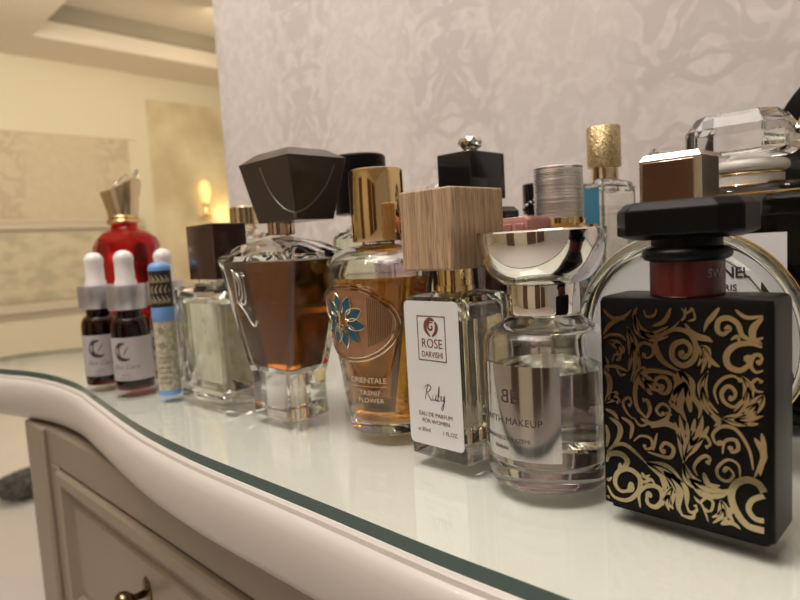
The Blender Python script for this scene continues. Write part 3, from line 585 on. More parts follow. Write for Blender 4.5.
# --- oval golden bottle with flower plaque
cx, cyy = -0.2620, 0.2440
t = thing('perfume_bottle', 'oval amber-gold perfume bottle with a tall polished gold cap and blue flower plaque', 'perfume bottle', (cx, cyy))
def ab(z):                       # half axes of the oval wall at height z
    f = min(1, max(0, z / .092)); return .0225 + .0150 * f ** 0.9, .0185 + .0080 * f
zs = [.0015, .006, .02, .035, .05, .065, .08, .088, .092]
outer = [ell(.018, .014, .0)] + [ell(ab(.003)[0] - .001, ab(.003)[1] - .001, .0006)] + [ell(*ab(z), z) for z in zs]
a, b = ab(.092)
for k in range(1, 9):
    th = PI / 2 * k / 8 * .92; outer.append(ell(.0115 + (a - .0115) * math.cos(th), .0095 + (b - .0095) * math.cos(th), .092 + .0165 * math.sin(th)))
outer += [ell(.0095, .0095, .1092, .003), ell(.0095, .0095, .1125, .004)]
i = .0022
inner = [ell(.0165, .0125, .0065)] + [ell(ab(z)[0] - i, ab(z)[1] - i, z) for z in (.008, .02, .035, .05, .065, .08, .088, .092)]
for k in range(1, 9):
    th = PI / 2 * k / 8 * .92; inner.append(ell(.0100 + (a - i - .0100) * math.cos(th), .0085 + (b - i - .0085) * math.cos(th), .092 + .0140 * math.sin(th)))
obj('bottle_body', hollow(outer, inner), 'glass', t)
i = .0025
obj('liquid', L([ell(.0162, .0122, .0068)] + [ell(ab(z)[0] - i, ab(z)[1] - i, z) for z in (.0083, .02, .035, .05, .065, .08, .0905)]), 'gold_liquid', t)
obj('spray_tube', tube(bmesh.new(), spline([(0, 0, .108), (0.001, 0, .05), (.006, -.002, .010)], 6), 0.0011, 8), 'pane', t)
obj('cap', lathe([(.0140, .1105), (.0154, .1107), (.0157, .1114), (.0157, .1500), (.0153, .1510), (.0140, .1515), (.0005, .1515)], .0040, 0), 'gold', t)['label'] = 'tall polished gold cap'
def onoval(s, v, h):             # s: metres round the wall from the front, v: height
    a, b = ab(v); th = -PI / 2 + s / ((a + b) / 2 * 0.98)
    return ((a + h) * math.cos(th), (b + h) * math.sin(th), v)
zc = .0665
def plaque(s0, half, up, dn, h0, h1, bm, n=72):
    def pt(k, sc, h):
        a = 2 * PI * k / n; c = math.cos(a); s = math.sin(a)
        return onoval(half * sc * c * (1 - .0 * s), zc + sc * (up if s > 0 else dn) * abs(s) ** 1.15 * (1 if s > 0 else -1) , h)
    R_ = [[bm.verts.new(pt(k, sc, h)) for k in range(n)] for sc, h in ((1, h0), (1, h1), (.8, h1), (.6, h1), (.4, h1), (.2, h1))]
    for A_, B_ in zip(R_, R_[1:]):
        for k in range(n): bm.faces.new((A_[k], A_[(k + 1) % n], B_[(k + 1) % n], B_[k]))
    bm.faces.new(R_[-1])
bm = bmesh.new(); plaque(0, .0270, .0190, .0205, .0, .0008, bm)
pq = obj('plaque', bm, 'plaque', t); pq['label'] = 'ribbed copper plaque with a blue enamel flower'
bm = bmesh.new(); n = 96
for sc in (1.0, 1.10):
    tube(bm, [onoval(.0270 * sc * math.cos(2 * PI * k / n), zc + sc * (.0190 if math.sin(2 * PI * k / n) > 0 else .0205) * abs(math.sin(2 * PI * k / n)) ** 1.15 * (1 if math.sin(2 * PI * k / n) > 0 else -1), .0008) for k in range(n)], .0006, 6, True)
obj('rim', bm, 'copper', pq)
bm = bmesh.new()
for k in range(14):               # fine vertical ribs right of the flower
    s = .0125 + k * .00095; hh = .0185 * (1 - (s / .0270) ** 2) ** .5 * .93
    if s < .0255: tube(bm, [onoval(s + .0012 * j, zc + hh * j * .9, .0009) for j in (-1, -.6, -.2, .2, .6, 1)], .00022, 5)
obj('rib', bm, 'antique', pq)['kind'] = 'stuff'
pe = bmesh.new(); ed = bmesh.new(); fc = -.0035
for k in range(10):
    a = PI / 2 + 2 * PI * k / 10 + .12; r0, r1 = .0040, .0158; ca, sa = math.cos(a), math.sin(a)
    def pp(r, o, h, ca=ca, sa=sa): return onoval(fc + (r * ca - o * sa) * 0.95, zc + .0005 + r * sa + o * ca, h)
    out = []
    m = 9
    for j in range(m + 1): f = j / m; out.append((r0 + (r1 - r0) * f, .0034 * math.sin(PI * f ** .75) ** .8))
    loop = [(r, o) for r, o in out] + [(r, -o) for r, o in reversed(out[1:-1])]
    pe.faces.new([pe.verts.new(pp(r, o, .0014)) for r, o in loop])
    tube(ed, [pp(r, o, .00135) for r, o in loop], .00030, 5, True)
obj('petal_enamel', pe, 'petal', pq, smooth=False)['label'] = 'blue enamel petals'
for P in ([(-.0024, -.0062), (0, .0066)], [(0, .0066), (.0018, 0), (.0030, -.0062)], [(-.0030, -.0018), (.0024, -.0018)]):
    tube(ed, [onoval(fc + u, zc + v, .0018) for u, v in P], .00045, 6)
obj('petal_outline', ed, 'pale_gold', pq)
fn = lambda u, v, h: onoval(.0075 + u, .0315 + v, h)
bm = text_bm('ORIENTALE', .0046, fn, .0001, track=.9)
bm = join(bm, text_bm('TASNIF', .0038, lambda u, v, h: onoval(.0080 + u, .0245 + v, h), .0001, track=1.05)); bm = join(bm, text_bm('FLOWER', .0038, lambda u, v, h: onoval(.0080 + u, .0200 + v, h), .0001, track=1.05))
tube(bm, [onoval(-.0030 + .001 * k, .0295, .0001) for k in range(22)], .00012, 4)
obj('lettering', bm, 'ink_white', t, smooth=False)

# --- flared amber bottle with dark faceted cap
cx, cyy = -0.3390, 0.2300
t = thing('perfume_bottle', 'flared amber perfume bottle on a clear foot with a large dark faceted cap', 'perfume bottle', (cx, cyy))
def fr(z, top=(.0865, .0440), bot=(.0460, .0325), z0=.030, z1=.104):
    f = max(0, min(1, (z - z0) / (z1 - z0))) ** 1.0; return bot[0] + (top[0] - bot[0]) * f, bot[1] + (top[1] - bot[1]) * f
outer = [rr(.044, .031, .006, 0), rr(.0465, .033, .006, .0012), rr(.0455, .0320, .006, .014), rr(.0450, .0318, .005, .027)]
for z in (.034, .045, .060, .078, .092, .104): outer.append(rr(*fr(z), .0022, z))
outer += [rr(.0855, .0435, .0025, .1062), rr(.056, .031, .003, .1130), rr(.020, .018, .008, .1168), rr(.016, .016, .0079, .118), rr(.016, .016, .0079, .1205)]
def fi(z, k): a, b = fr(z); return a - k, b - k
inner = [rr(.034, .0200, .004, .0300), rr(*fi(.034, .0065), .003, .0335)] + [rr(*fi(z, .0065), .002, z) for z in (.045, .060, .078, .092, .1030)] + [rr(.048, .024, .003, .108), rr(.012, .011, .005, .114)]
obj('bottle_body', hollow(outer, inner), 'glass', t)
obj('liquid', L([rr(.0335, .0195, .004, .0303), rr(*fi(.034, .0071), .003, .0338)] + [rr(*fi(z, .0071), .002, z) for z in (.045, .060, .078, .092, .1020)]), 'amber_liquid', t)
obj('collar', lathe([(.0080, .1185), (.0088, .1190), (.0088, .1285), (.0080, .1290)], .004, 0, 40), 'copper', t)
obj('spray_tube', tube(bmesh.new(), [(0, 0, .116), (0, 0, .07), (.002, 0, .034)], .0012, 8), 'pane', t)
hb, db, ht, dt, ox, oy = .0205, .0148, .0275, .0220, .0155, .0035
cap = [rr(2 * hb, 2 * db, .0004, .1265, ox, oy, 1), rr(2 * ht, 2 * dt, .0004, .1640, ox, oy, 1), rr(2 * ht - .020, 2 * dt - .016, .0004, .1700, ox, oy, 1)]
cp = obj('cap', L(cap), 'cap_brown', t, bevel=.0003); cp['label'] = 'large dark brown faceted cap'
def capf(u, z):                  # front face, u -1..1 ; side face beyond the corner u > 1
    f = (z - .1265) / .0375; hx = hb + (ht - hb) * f; hy = db + (dt - db) * f
    if u <= 1: return (ox + hx * u, oy - hy - .0001, z)
    return (ox + hx + .0001, oy - hy + 2 * hy * (u - 1) / 2, z)
bm = bmesh.new()  # raised U line, lighter than the cap, across both faces
tube(bm, [capf(u, z) for u, z in spline([(-.15, .1600), (-.05, .1500), (.15, .1410), (.55, .1335), (.99, .1305)], 5)], [.00055] * 21, 5)
tube(bm, [capf(u, z) for u, z in spline([(1.01, .1305), (1.5, .1330), (2.0, .1390), (2.4, .1480), (2.6, .1595)], 5)], .00055, 5)
tube(bm, [capf(1, .1305), capf(1, .1275)], .0009, 5)
obj('vein', bm, 'cap_line', cp)
# embossed monogram and glass scratches on the front wall
def dj(u, z, h):
    a, b = fr(z); return (u, -b / 2 - h, z)
bm = bmesh.new()
for P in ([(-.0262, .0975), (-.0240, .0960), (-.0236, .0860), (-.0240, .0750)], [(-.0245, .0958), (-.0190, .0945), (-.0160, .0880), (-.0172, .0790), (-.0238, .0752)],
          [(-.0150, .0940), (-.0105, .0935)], [(-.0128, .0936), (-.0124, .0840), (-.0135, .0765), (-.0180, .0745), (-.0200, .0785)], [(-.0232, .0760), (-.0160, .0700), (-.0100, .0625), (-.0060, .0608), (-.0040, .0640)],
          [(-.0222, .0940), (-.0190, .0880), (-.0205, .0800)]):
    q = spline(P, 6); tube(bm, [dj(u, z, .0002) for u, z in q], [.0003 + .0003 * math.sin(PI * k / (len(q) - 1)) for k in range(len(q))], 6)
obj('monogram', bm, 'satin_chrome', t)['label'] = 'embossed clear glass monogram'

# --- square clear bottle with maroon-brown block cap
cx, cyy = -0.4205, 0.2240
t = thing('perfume_bottle', 'clear square perfume bottle, nearly colourless, with a plain dark maroon-brown block cap', 'perfume bottle', (cx, cyy))
W, D = .0720, .0320
outer = [rr(W - .004, D - .004, .004, 0), rr(W, D, .005, .0015), rr(W, D, .005, .0830), rr(W - .003, D - .003, .005, .0865), rr(W - .008, D - .008, .006, .0875), rr(.020, .018, .008, .0880), rr(.020, .018, .008, .0910)]
inner = [rr(W - .012, D - .010, .004, .0100), rr(W - .009, D - .0075, .004, .0130), rr(W - .009, D - .0075, .004, .0770), rr(W - .016, D - .014, .004, .0815), rr(.012, .010, .004, .0850)]
obj('bottle_body', hollow(outer, inner), 'glass', t)
obj('liquid', L([rr(W - .0125, D - .0105, .004, .0103), rr(W - .0096, D - .0081, .004, .0133), rr(W - .0096, D - .0081, .004, .0730)]), 'clear_liquid', t)
obj('spray_tube', tube(bmesh.new(), [(0, 0, .085), (0, 0, .05), (.004, 0, .0135)], .0011, 8), 'pane', t)
bm = text_bm('N', .0060, front(.012, -D / 2, .0600), .0001); bm = join(bm, text_bm('no', .0030, front(.013, -D / 2, .0530), .0001))
obj('lettering', bm, 'ink_grey', t, smooth=False)
obj('cap', L([rr(.0405, .0265, .0006, .0908, .0035, .0040, 2), rr(.0405, .0265, .0006, .1300, .0035, .0040, 2), rr(.0395, .0255, .0006, .1306, .0035, .0040, 2)]), 'cap_maroon', t)

# --- slim tube: blue ends, dark ornamented band, beige wrapper
t = thing('balm_tube', 'slim upright blue balm tube with a dark ornamented band and beige wrapper', 'tube', (-0.4720, 0.2070))
r = .0086
obj('base', lathe([(.0005, 0), (r - .001, 0), (r, .0008), (r, .0045)], 0, 0, 40), 'blue_plastic', t)
wr = obj('wrapper', lathe([(r, .0045), (r - .0002, .0046), (r - .0002, .0590), (r, .0591)], 0, 0, 40), 'tube_paper', t)
bm = bmesh.new(); F = ontube(0, 0, r - .0002, r - .0002, math.radians(-45), .0)
for z in (.052, .040): 
    for k in range(8):
        a = k * PI / 4; ribbon(bm, [(.0028 * math.cos(a) * .3, z + .0028 * math.sin(a) * .3), (.0028 * math.cos(a), z + .0028 * math.sin(a))], .0009, 'l', .00012, F)
for z in (.030, .026, .022, .018, .014, .010):
    for u in (-.004, -.0015, .001, .0035): ribbon(bm, [(u, z), (u + .0018, z + .001)], .0010, 'c', .00012, F)
obj('print', bm, 'ink_grey', wr, smooth=False)
obj('middle_band', lathe([(r, .0591), (r + .0001, .0595), (r + .0001, .0695), (r, .0700)], 0, 0, 40), 'blue_plastic', t)
dk = obj('ornament_band', lathe([(r, .0700), (r - .0002, .0701), (r - .0002, .0985), (r, .0986)], 0, 0, 40), 'black_matte', t)
dk['label'] = 'dark band with golden scrolls'
bm = bmesh.new(); F = ontube(0, 0, r - .0002, r - .0002, math.radians(-45), .0)
for z, s in ((.092, 1), (.084, -1), (.076, 1)):
    for u in (-.007, -.0035, 0, .0035, .007):
        ribbon(bm, [(u, z - .003), (u + .0012 * s, z), (u - .0006 * s, z + .0035)], .0013, 'l', .00015, F)
        ribbon(bm, [(u + .0018, z + .001), (u + .0026, z - .0012), (u + .0018, z - .0028)], .0008, 's', .00015, F)
obj('ornament', bm, 'gold_ornament', dk, smooth=False)
obj('cap', lathe([(r, .0986)] + arcp(r - .005, .1000, .005, 0, PI / 2, 6) + [(.0005, .1052)], 0, 0, 40), 'blue_plastic', t)

# --- three dropper bottles
def dropper(loc, label, g, rotz=0):
    t = thing('dropper_bottle', label, 'dropper bottle', loc, g, rotz); r = .0155
    body = [ell(.0135, .0135, 0), ell(.0148, .0148, .0004), ell(r, r, .0016), ell(r, r, .0500)] + [ell(.0105 + (r - .0105) * math.cos(a), .0105 + (r - .0105) * math.cos(a), .050 + .0110 * math.sin(a)) for a in [PI / 2 * k / 6 for k in range(1, 7)]] + [ell(.0105, .0105, .0680)]
    inn = [ell(.0125, .0125, .003), ell(.0140, .0140, .0040), ell(.0140, .0140, .0495)] + [ell(.0090 + .0050 * math.cos(a), .0090 + .0050 * math.cos(a), .0495 + .0098 * math.sin(a)) for a in [PI / 2 * k / 6 for k in range(1, 7)]] + [ell(.0090, .0090, .0670)]
    obj('bottle_body', hollow(body, inn), 'brown_glass', t)
    obj('liquid', lathe([(.0005, .0033), (.0123, .0033), (.0137, .0042), (.0137, .0480), (.0005, .0480)]), 'brown_glass', t)
    lr = r + .00015
    lb = obj('label', lathe([(r - .0001, .0085), (lr, .0086), (lr, .0445), (r - .0001, .0446)], cap=(False, False)), 'paper_grey', t)
    F = ontube(0, 0, lr, lr, math.radians(-45) - rotz, 0)
    bm = bmesh.new()
    ribbon(bm, [(.0012, .0400), (-.0042, .0385), (-.0062, .0330), (-.0042, .0278), (.0012, .0262), (.0045, .0275)], .0042, 'l', .0001, F)
    ribbon(bm, [(-.0010, .0300), (.0010, .0330), (.0038, .0375)], .0008, 's', .0001, F)
    obj('moon_emblem', bm, 'ink', lb, smooth=False)
    bm = text_bm('Skin Care', .0056, lambda u, v, h: F(u, v + .0185, h), .0001, shear=.35)
    bm = join(bm, text_bm('Vanilla', .0030, lambda u, v, h: F(u, v + .0125, h), .0001)); bm = join(bm, text_bm('essence 10 ml', .0018, lambda u, v, h: F(u, v + .0100, h), .0001))
    obj('lettering', bm, 'ink_grey', lb, smooth=False)
    obj('collar', lathe([(.0100, .0672), (.0150, .0674), (.0155, .0682), (.0155, .0868), (.0150, .0878), (.0080, .0880)]), 'collar_grey', t)
    obj('rubber_bulb', lathe([(.0088, .0878), (.0088, .0900), (.0078, .0925), (.0076, .1060)] + arcp(.0005, .1092, .0076, 0, PI / 2, 8)), 'rubber', t)
    obj('pipette', tube(bmesh.new(), [(0, 0, .068), (0, 0, .012)], .0030, 12), 'pane', t)
    return t
g = 'dropper bottles in front of the red flacon'
d0 = dropper((-0.5260, 0.2010), 'middle one of the three brown dropper bottles, its moon label fully visible', g)
for loc, lb, rz in (((-0.5740, 0.1935), 'leftmost brown dropper bottle with white bulb and moon label', 0.25),
                    ((-0.5380, 0.2400), 'brown dropper bottle with white bulb standing behind the blue balm tube', -0.35)):
    r_ = d0.copy(); C.objects.link(r_); r_.location = (*loc, T); r_.rotation_euler = (0, 0, rz); r_['label'] = lb
    for ch in list(d0.children):
        c = ch.copy(); C.objects.link(c); c.parent = r_
        for gch in list(ch.children):
            dd = gch.copy(); C.objects.link(dd); dd.parent = c

# ================================================================== second and back rows
# --- red sculpted flacon
t = thing('perfume_bottle', 'ruby red sculpted perfume bottle with a flared gold and crystal stopper, behind the dropper bottles', 'perfume bottle', (-0.7205, 0.2800))
def redring(w_, d_, z, amp=1.0): 
    return [(w_ / 2 * math.cos(a) * (abs(math.cos(a)) ** .15 if abs(math.cos(a)) > 1e-6 else 0), d_ / 2 * math.sin(a), z) for a in [2 * PI * k / 64 for k in range(64)]]
body = [redring(0.089, .056, 0), redring(0.097, .062, .003), redring(0.102, .064, .03), redring(0.104, .064, .07), redring(0.104, .064, .105), redring(0.103, .064, .124), redring(0.095, .060, .133), redring(.064, .048, .140), redring(.036, .032, .144), redring(.028, .026, .150)]
bm = L(body)
bmesh.ops.subdivide_edges(bm, edges=bm.edges, cuts=1, use_grid_fill=True)
for v in bm.verts:
    if .01 < v.co.z < .14:
        n = Vector((v.co.x, v.co.y, 0)).normalized(); v.co += n * (.0016 * noise.noise(v.co * 75) + .0012 * math.sin(v.co.z * 190 + 4 * math.atan2(v.co.y, v.co.x)))
obj('bottle_body', bm, 'red_glass', t)
bm = bmesh.new()
for k in range(26): 
    z = .020 + .0035 * k; bmesh.ops.create_icosphere(bm, subdivisions=1, radius=.0016, matrix=Matrix.Translation((-.0475 + .0006 * math.sin(k), -.012, z)))
obj('gold_beading', bm, 'gold', t)['label'] = 'gold beaded edge'
obj('neck_collar', lathe([(.0135, .148)] + arcp(.0160, .1520, .0028, -PI / 2, PI / 2, 6) + arcp(.0145, .1570, .0022, -PI / 2, PI / 2, 6) + [(.0120, .1600), (.0115, .163)], 0, 0, 40), 'gold', t)
cap = []
for f in range(9):
    s = f / 8; rad = .0150 + .0065 * s ** 1.2; z = .158 + .028 * s
    cap.append([(rad * math.cos(a) * (1 + .05 * math.sin(6 * a)), rad * math.sin(a) * (1 + .05 * math.sin(6 * a)), z + s * s * (.014 * max(0, math.cos(a - math.radians(40))) ** 1.2)) for a in [2 * PI * k / 48 for k in range(48)]])
st = obj('stopper', L(cap), 'pale_gold', t); st['label'] = 'flared gold stopper with a crystal wing'
bm = bmesh.new()
tip = [(-.002, -.001, .186), (.0070, .0050, .191), (.0135, .0100, .199), (.0165, .0140, .210)]
tube(bm, spline(tip, 5), [.0075 - .0055 * k / 15 for k in range(16)], 8)
tube(bm, spline([(-.008, -.004, .188), (.002, 0, .197), (.010, .005, .204)], 5), [.005 - .003 * k / 10 for k in range(11)], 7)
obj('crystal_wing', bm, 'crystal', st, smooth=False)

# --- small gold capped bottle between
def simple_round(loc, label, rb, zb, m, capspec, capmat, liquid=None, shoulder=.010, neck=.008, extra=None, lq=.7, grp=None):
    t = thing('perfume_bottle', label, 'perfume bottle', loc, grp)
    ou = [(.0005, 0), (rb - .002, 0), (rb, .002), (rb, zb - shoulder), (rb - .002, zb - shoulder * .5), (neck + .002, zb), (neck, zb + .001), (neck, capspec[0][1] + .001)]
    inn = [(.0005, .006), (rb - .0035, .0062), (rb - .0022, .009), (rb - .0022, zb - shoulder), (neck, zb - .003), (.0005, zb - .0025)]
    obj('bottle_body', hollow([ell(r, r, z, n=40) for r, z in ou], [ell(r, r, z, n=40) for r, z in inn]), m, t)
    if liquid: obj('liquid', lathe([(.0005, .0065), (rb - .0038, .0067), (rb - .0026, .0093), (rb - .0026, zb * lq), (.0005, zb * lq)], n=40), liquid, t)
    obj('cap', lathe(capspec, n=48), capmat, t)
    return t
def simple_box(loc, label, W, D, zb, m, liquid=None, lq=.8, r=.003, neck=.008, nz=.01):
    t = thing('perfume_bottle', label, 'perfume bottle', loc)
    ou = [rr(W - .003, D - .003, r, 0), rr(W, D, r, .0015), rr(W, D, r, zb - .003), rr(W - .004, D - .004, r, zb), rr(neck * 2, neck * 2, neck * .95, zb + .001), rr(neck * 2, neck * 2, neck * .95, zb + nz)]
    inn = [rr(W - .010, D - .010, r, .007), rr(W - .006, D - .006, r, .009), rr(W - .006, D - .006, r, zb - .007), rr(neck, neck, neck * .45, zb - .004)]
    if m in ('black_gloss', 'black_satin'): obj('bottle_body', L(ou), m, t)
    else: obj('bottle_body', hollow(ou, inn), m, t)
    if liquid: obj('liquid', L([rr(W - .0106, D - .0106, r, .0073), rr(W - .0066, D - .0066, r, .0093), rr(W - .0066, D - .0066, r, zb * lq)]), liquid, t)
    return t
simple_round((-0.4760, 0.2900), 'small bottle with a short pale gold cap, left behind the dark faceted cap', .018, .130, 'glass', [(.0130, .1330), (.0136, .1335), (.0136, .1478), (.0128, .1486), (.0005, .1486)], 'pale_gold', 'pale_liquid')
t = simple_round((-0.3425, 0.3080), 'bottle with a plain round black cap rising behind the tall polished gold cap', .0230, .124, 'green_glass', [(.0185, .1320), (.0196, .1326), (.0196, .1735), (.0185, .1748), (.0005, .1748)], 'black_satin', 'pale_liquid')
# --- black cube cap with crystal ball
t = simple_box((-0.2470, 0.3190), 'black perfume bottle whose square black cap carries a faceted silvery knob', .050, .034, .128, 'black_gloss', neck=.009, nz=.012)
cp = obj('cap', B(-.0135, .0135, -.0180, .0180, .1340, .1632), 'black_gloss', t, bevel=.0008)
obj('cap_neck', lathe([(.005, .1630), (.0058, .1634), (.0042, .1650), (.0050, .1662)], n=24), 'chrome', cp)
bm = bmesh.new(); bmesh.ops.create_icosphere(bm, subdivisions=2, radius=.0078, matrix=Matrix.Translation((0, 0, .1705)) @ Matrix.Diagonal((1.1, 1.1, .68, 1)))
obj('crystal_ball', bm, 'chrome', cp, smooth=False)['label'] = 'faceted silvery crystal knob'
# --- tiny crystal stopper behind oak cap
t = simple_round((-0.3020, 0.3480), 'slim clear bottle with a small crystal stopper just showing above the oak block cap', .0140, .130, 'glass', [(.005, .1300), (.0065, .1310), (.0065, .1400), (.0040, .1420)], 'chrome', 'pale_liquid', neck=.005)
bm = bmesh.new(); bmesh.ops.create_icosphere(bm, subdivisions=2, radius=.0070, matrix=Matrix.Translation((0, 0, .1470)) @ Matrix.Diagonal((1.3, 1.3, .75, 1)))
obj('crystal_stopper', bm, 'crystal', t, smooth=False)
# --- purple bottle
t = simple_box((-0.2900, 0.2920), 'pale purple glass bottle glimpsed between the polished gold cap and the oak cap', .030, .022, .108, 'purple_glass', neck=.006, nz=.003)
# --- rhinestone cap
t = simple_round((-0.2340, 0.3760), 'small dark bottle with a rhinestone-studded black cap, left of the ribbed silver cap', .0150, .122, 'smoke_glass', [(.0095, .1235), (.0104, .1240), (.0104, .1440), (.0095, .1448), (.0005, .1448)], 'black_gloss')
bm = bmesh.new()
for k in range(9):
    a = math.radians(-120 + 17 * k); z = .1275 + .0018 * k
    bmesh.ops.create_icosphere(bm, subdivisions=1, radius=.0017, matrix=Matrix.Translation((.0108 * math.cos(a), .0108 * math.sin(a), z)))
obj('rhinestone', bm, 'chrome', [c for c in t.children if c.name.startswith('cap')][0], smooth=False)['kind'] = 'stuff'
# --- pink acrylic cap
t = simple_box((-0.1965, 0.2900), 'purple-tinted bottle with a low pink acrylic cap, behind the mirrored bowl cap', .038, .024, .098, 'purple_glass', neck=.008, nz=.006)
pc = obj('cap', L([rr(.0340, .0220, .003, .1040), rr(.0360, .0240, .003, .1050), rr(.0360, .0240, .003, .1170), rr(.0340, .0220, .003, .1190)]), 'pink_acrylic', t); pc['label'] = 'low translucent pink cap'
bm = bmesh.new()
for x in (-.012, -.004, .004, .012): box(bm, x - .0028, x + .0028, -.0128, -.0118, .1065, .1155)
obj('facet', bm, 'pink_acrylic', pc, bevel=.0008)
# --- ribbed silver cap
t = simple_round((-0.1980, 0.3420), 'clear bottle with a tall horizontally ribbed silver cap', .0220, .108, 'glass', [(.0005, .1140), (.0150, .1140)], 'satin_chrome', 'pale_liquid')
old = [c for c in t.children if c.name.startswith('cap')][0]
pr = [(.0150, .1185)]; z = .1190
while z < .1475:
    dz = random.uniform(.0011, .0021); rad = .0150 + random.uniform(-.0002, .0003)
    pr += [(rad - .0006, z), (rad, z + dz * .25), (rad, z + dz * .75), (rad - .0006, z + dz)]; z += dz
pr += [(.0150, .1492), (.0142, .1498), (.0005, .1498)]
bm = lathe(pr, n=56); bm.to_mesh(old.data); bm.free()
for p in old.data.polygons: p.use_smooth = True
old.data.set_sharp_from_angle(angle=math.radians(30))
obj('shoulder_ring', lathe([(.0080, .1085), (.0225, .1090), (.0232, .1110), (.0225, .1135), (.0160, .1150), (.0155, .1185)], n=56), 'gold', t)['label'] = 'polished gold shoulder ring'
# --- blue bottle with knurled gold cap
t = simple_box((-0.1980, 0.4100), 'slim clear bottle with a blue front panel and textured gold cylinder cap', .0170, .0500, .143, 'glass', None, .9, r=.002, neck=.0068, nz=.006)
obj('liquid', B(-.0052, .0052, -.0215, .0215, .010, .1260), 'clear_liquid', t)
obj('blue_panel', B(-.0086, .0052, -.0254, -.0251, .004, .1380), plain('blue_lacquer', (0.055, 0.20, 0.30), .25), t)['label'] = 'blue front panel'
obj('collar', lathe([(.0085, .1440), (.0092, .1445), (.0092, .1520), (.0085, .1525)], 0, -.006, 32), 'pale_gold', t)
obj('cap', lathe([(.0100, .1520), (.0110, .1524), (.0113, .1530), (.0113, .1790), (.0108, .1798), (.0005, .1798)], 0, -.006, 64), 'knurled', t)['label'] = 'knurled gold cap'
# --- clear bottle at the wall
t = simple_box((-0.1690, 0.4660), 'clear glass bottle with a clear block cap, near the wall', .046, .030, .128, 'glass', 'pale_liquid', .8, neck=.008, nz=.008)
obj('collar', lathe([(.0085, .1290), (.0090, .1295), (.0090, .1370)], n=32), 'pale_gold', t)
obj('cap', hollow([rr(.0400, .0260, .003, .1360), rr(.0400, .0260, .003, .1640), rr(.0360, .0220, .003, .1665)], [rr(.0180, .0160, .006, .1380), rr(.0180, .0160, .006, .1560)]), 'crystal', t)
# --- big round bottle: thick glass ring, inner disc, square metallic cap
cx, cyy, R = -0.1135, 0.3130, .0530
t = thing('perfume_bottle', 'large round disc-shaped perfume bottle with a square metallic cap, behind the gold-scrolled black bottle', 'perfume bottle', (cx, cyy))
def disc(rad, y, cz=.0545, n=72, flat=True): 
    return [(rad * math.cos(2 * PI * k / n), y, max(.0 if flat else -1, cz + rad * math.sin(2 * PI * k / n))) for k in range(n)]
h = .0150
out = [disc(r, y) for r, y in ((R - .0095, -h + .0035), (R - .0080, -h + .0010), (R - .0055, -h), (R - .003, -h + .0012), (R - .001, -h + .004), (R, -h + .008), (R, h - .008), (R - .001, h - .004), (R - .004, h), (R - .012, h))]
inn = [disc(r, y) for r, y in ((R - .016, -h + .0075), (R - .0135, -h + .0090), (R - .0125, -.002), (R - .0125, .002), (R - .0135, h - .009), (R - .016, h - .0075))]
obj('bottle_body', hollow(out, inn), 'glass', t)
obj('liquid', L([disc(r, y) for r, y in ((R - .0165, -h + .0080), (R - .0140, -h + .0093), (R - .0130, -.002), (R - .0130, .002), (R - .0140, h - .0093), (R - .0165, h - .0080))]), 'pale_liquid', t)
lb = obj('label', L([disc(.0430, -h + .0024, .0545), disc(.0430, -h + .0034, .0545)]), 'paper', t); lb['label'] = 'white round label with black lettering'
bm = text_bm('CHANEL', .0070, front(.0205, -h + .0023, .0315 + .0545 - .0015), .0002, weight=.00012, narrow=.95)
bm = join(bm, text_bm('PARIS', .0042, front(.0225, -h + .0023, .0785), .0002)); obj('lettering', bm, 'ink', lb, smooth=False)
bm = text_bm('CHANCE', .0055, front(0, -h + .0023, .052), .0002); bm = join(bm, text_bm('EAU DE TOILETTE', .0028, front(0, -h + .0023, .046), .0002))
obj('lettering', bm, 'ink', lb, smooth=False)
bm = bmesh.new(); tube(bm, [(x, .0040, z) for x, y, z in disc(R + .0004, 0)], .0007, 8, True)
for v in bm.verts: v.co.z = max(v.co.z, 0.0001)
obj('gold_band', bm, 'gold', t)['label'] = 'thin gold band round the rim'
obj('collar', lathe([(.0085, .1060), (.0100, .1070), (.0100, .1130), (.0085, .1140)], .0010, -.0080, 40), 'pale_gold', t)
c0 = .0016
cp = obj('cap', L([rr(.0275, .0225, .0005, .1110, c0, -.0085, 1), rr(.0285, .0235, .0005, .1120, c0, -.0085, 1), rr(.0285, .0235, .0005, .1405, c0, -.0085, 1), rr(.0255, .0205, .0005, .1430, c0, -.0085, 1)]), 'cap_silver', t, smooth=False)
cp['label'] = 'square metallic cap'
obj('cap_panel', B(c0 - .0126, c0 + .0110, -.0208, -.0200, .1130, .1395), 'copper', cp, bevel=.0003)
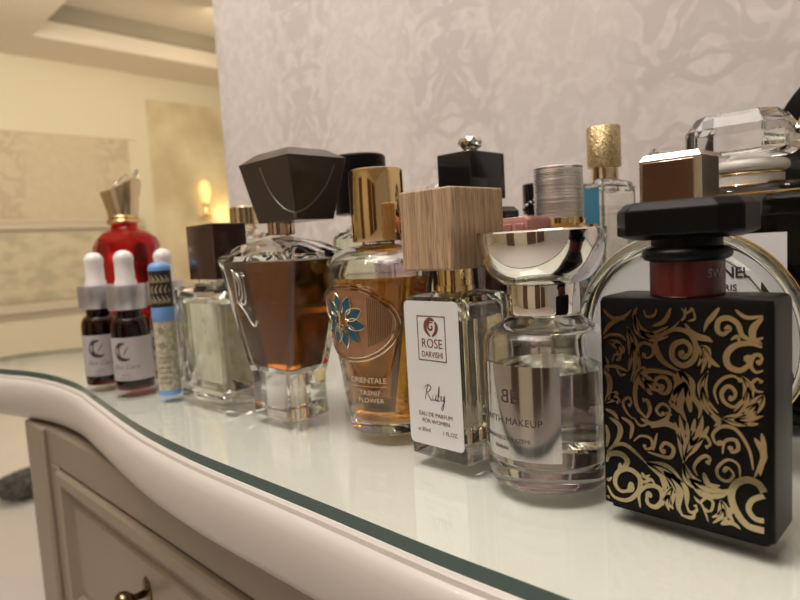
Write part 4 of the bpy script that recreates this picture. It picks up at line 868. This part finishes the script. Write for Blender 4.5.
# --- clear crystal stopper on a dark bodied bottle
t = thing('perfume_bottle', 'large dark perfume bottle with white label and octagonal clear crystal stopper', 'perfume bottle', (-0.0960, 0.3835))
W, D = .0560, .0330
obj('bottle_body', L([rr(W - .004, D - .004, .004, 0), rr(W, D, .004, .002), rr(W, D, .004, .1240), rr(W - .004, D - .004, .005, .1285), rr(.034, .024, .010, .1300), rr(.024, .024, .0119, .1310)]), 'smoke_glass', t)
obj('liquid', L([rr(W - .012, D - .010, .003, .010), rr(W - .012, D - .010, .003, .112)]), 'black_satin', t)['label'] = 'dark contents'
obj('shoulder_line', L([rr(W + .0008, D + .0008, .004, .1235), rr(W + .0012, D + .0012, .004, .1242), rr(W + .0008, D + .0008, .004, .1250)]), 'gold', t)
lb = obj('label', B(-.0220, .0150, -D / 2 - .0003, -D / 2 - .00002, .035, .1030), 'paper', t); lb['label'] = 'plain white label'
nk = obj('neck_ribbon', lathe([(.0120, .1285), (.0172, .1290), (.0172, .1355), (.0120, .1358)], -.0070, 0, 56), 'ring_plastic', t); nk['label'] = 'ivory neck wrapping with gold cord'
bm = bmesh.new()
for z in (.1292, .1354):
    pts_ = [(-.0070 + .0174 * math.cos(2 * PI * k / 48), .0174 * math.sin(2 * PI * k / 48), z) for k in range(48)]; tube(bm, pts_, .0005, 6, True)
obj('cord', bm, 'gold', nk)
obj('neck_ring', lathe([(.0120, .1358)] + arcp(.0165, .1395, .0032, -PI / 2, PI / 2, 8) + [(.0120, .1432), (.0090, .1460)], -.0070, 0, 56), 'ring_plastic', t)
bm = L([octa(.042, .042, .007, .1462, -.0120, .006), octa(.0500, .050, .008, .1482, -.0120, .006), octa(.0500, .050, .008, .1610, -.0120, .006), octa(.040, .040, .007, .1690, -.0120, .006)])
sp = obj('stopper', bm, 'crystal', t, smooth=False, bevel=.0004); sp['label'] = 'octagonal clear crystal stopper'
# --- black bottle further right
t = simple_box((-0.0752, 0.4420), 'black gloss bottle near the wall at the right picture edge', .060, .040, .120, 'black_gloss', neck=.009, nz=.006)
obj('cap', B(-.028, .028, -.016, .016, .1260, .1560), 'black_gloss', t, bevel=.001)
# --- black round hand mirror leaning at the wall
t = thing('hand_mirror', 'black rounded object leaning on the wallpaper, cut off by the right edge of the picture', 'mirror', (-0.0515, 0.4780))
n = 64; cz = .150
bm = L([[(r * math.cos(2 * PI * k / n), y, cz + r * math.sin(2 * PI * k / n)) for k in range(n)] for r, y in ((.060, -.005), (.064, -.003), (.065, 0), (.064, .003), (.060, .005))])
obj('frame', bm, 'black_satin', t)
obj('mirror_pane', L([[(r * math.cos(2 * PI * k / n), y, cz + r * math.sin(2 * PI * k / n)) for k in range(n)] for r, y in ((.052, -.0056), (.052, -.0049))]), 'chrome', t)
obj('handle', L([rr(.020, .010, .004, .0), rr(.018, .010, .004, .05), rr(.020, .008, .003, .088)]), 'black_satin', t)
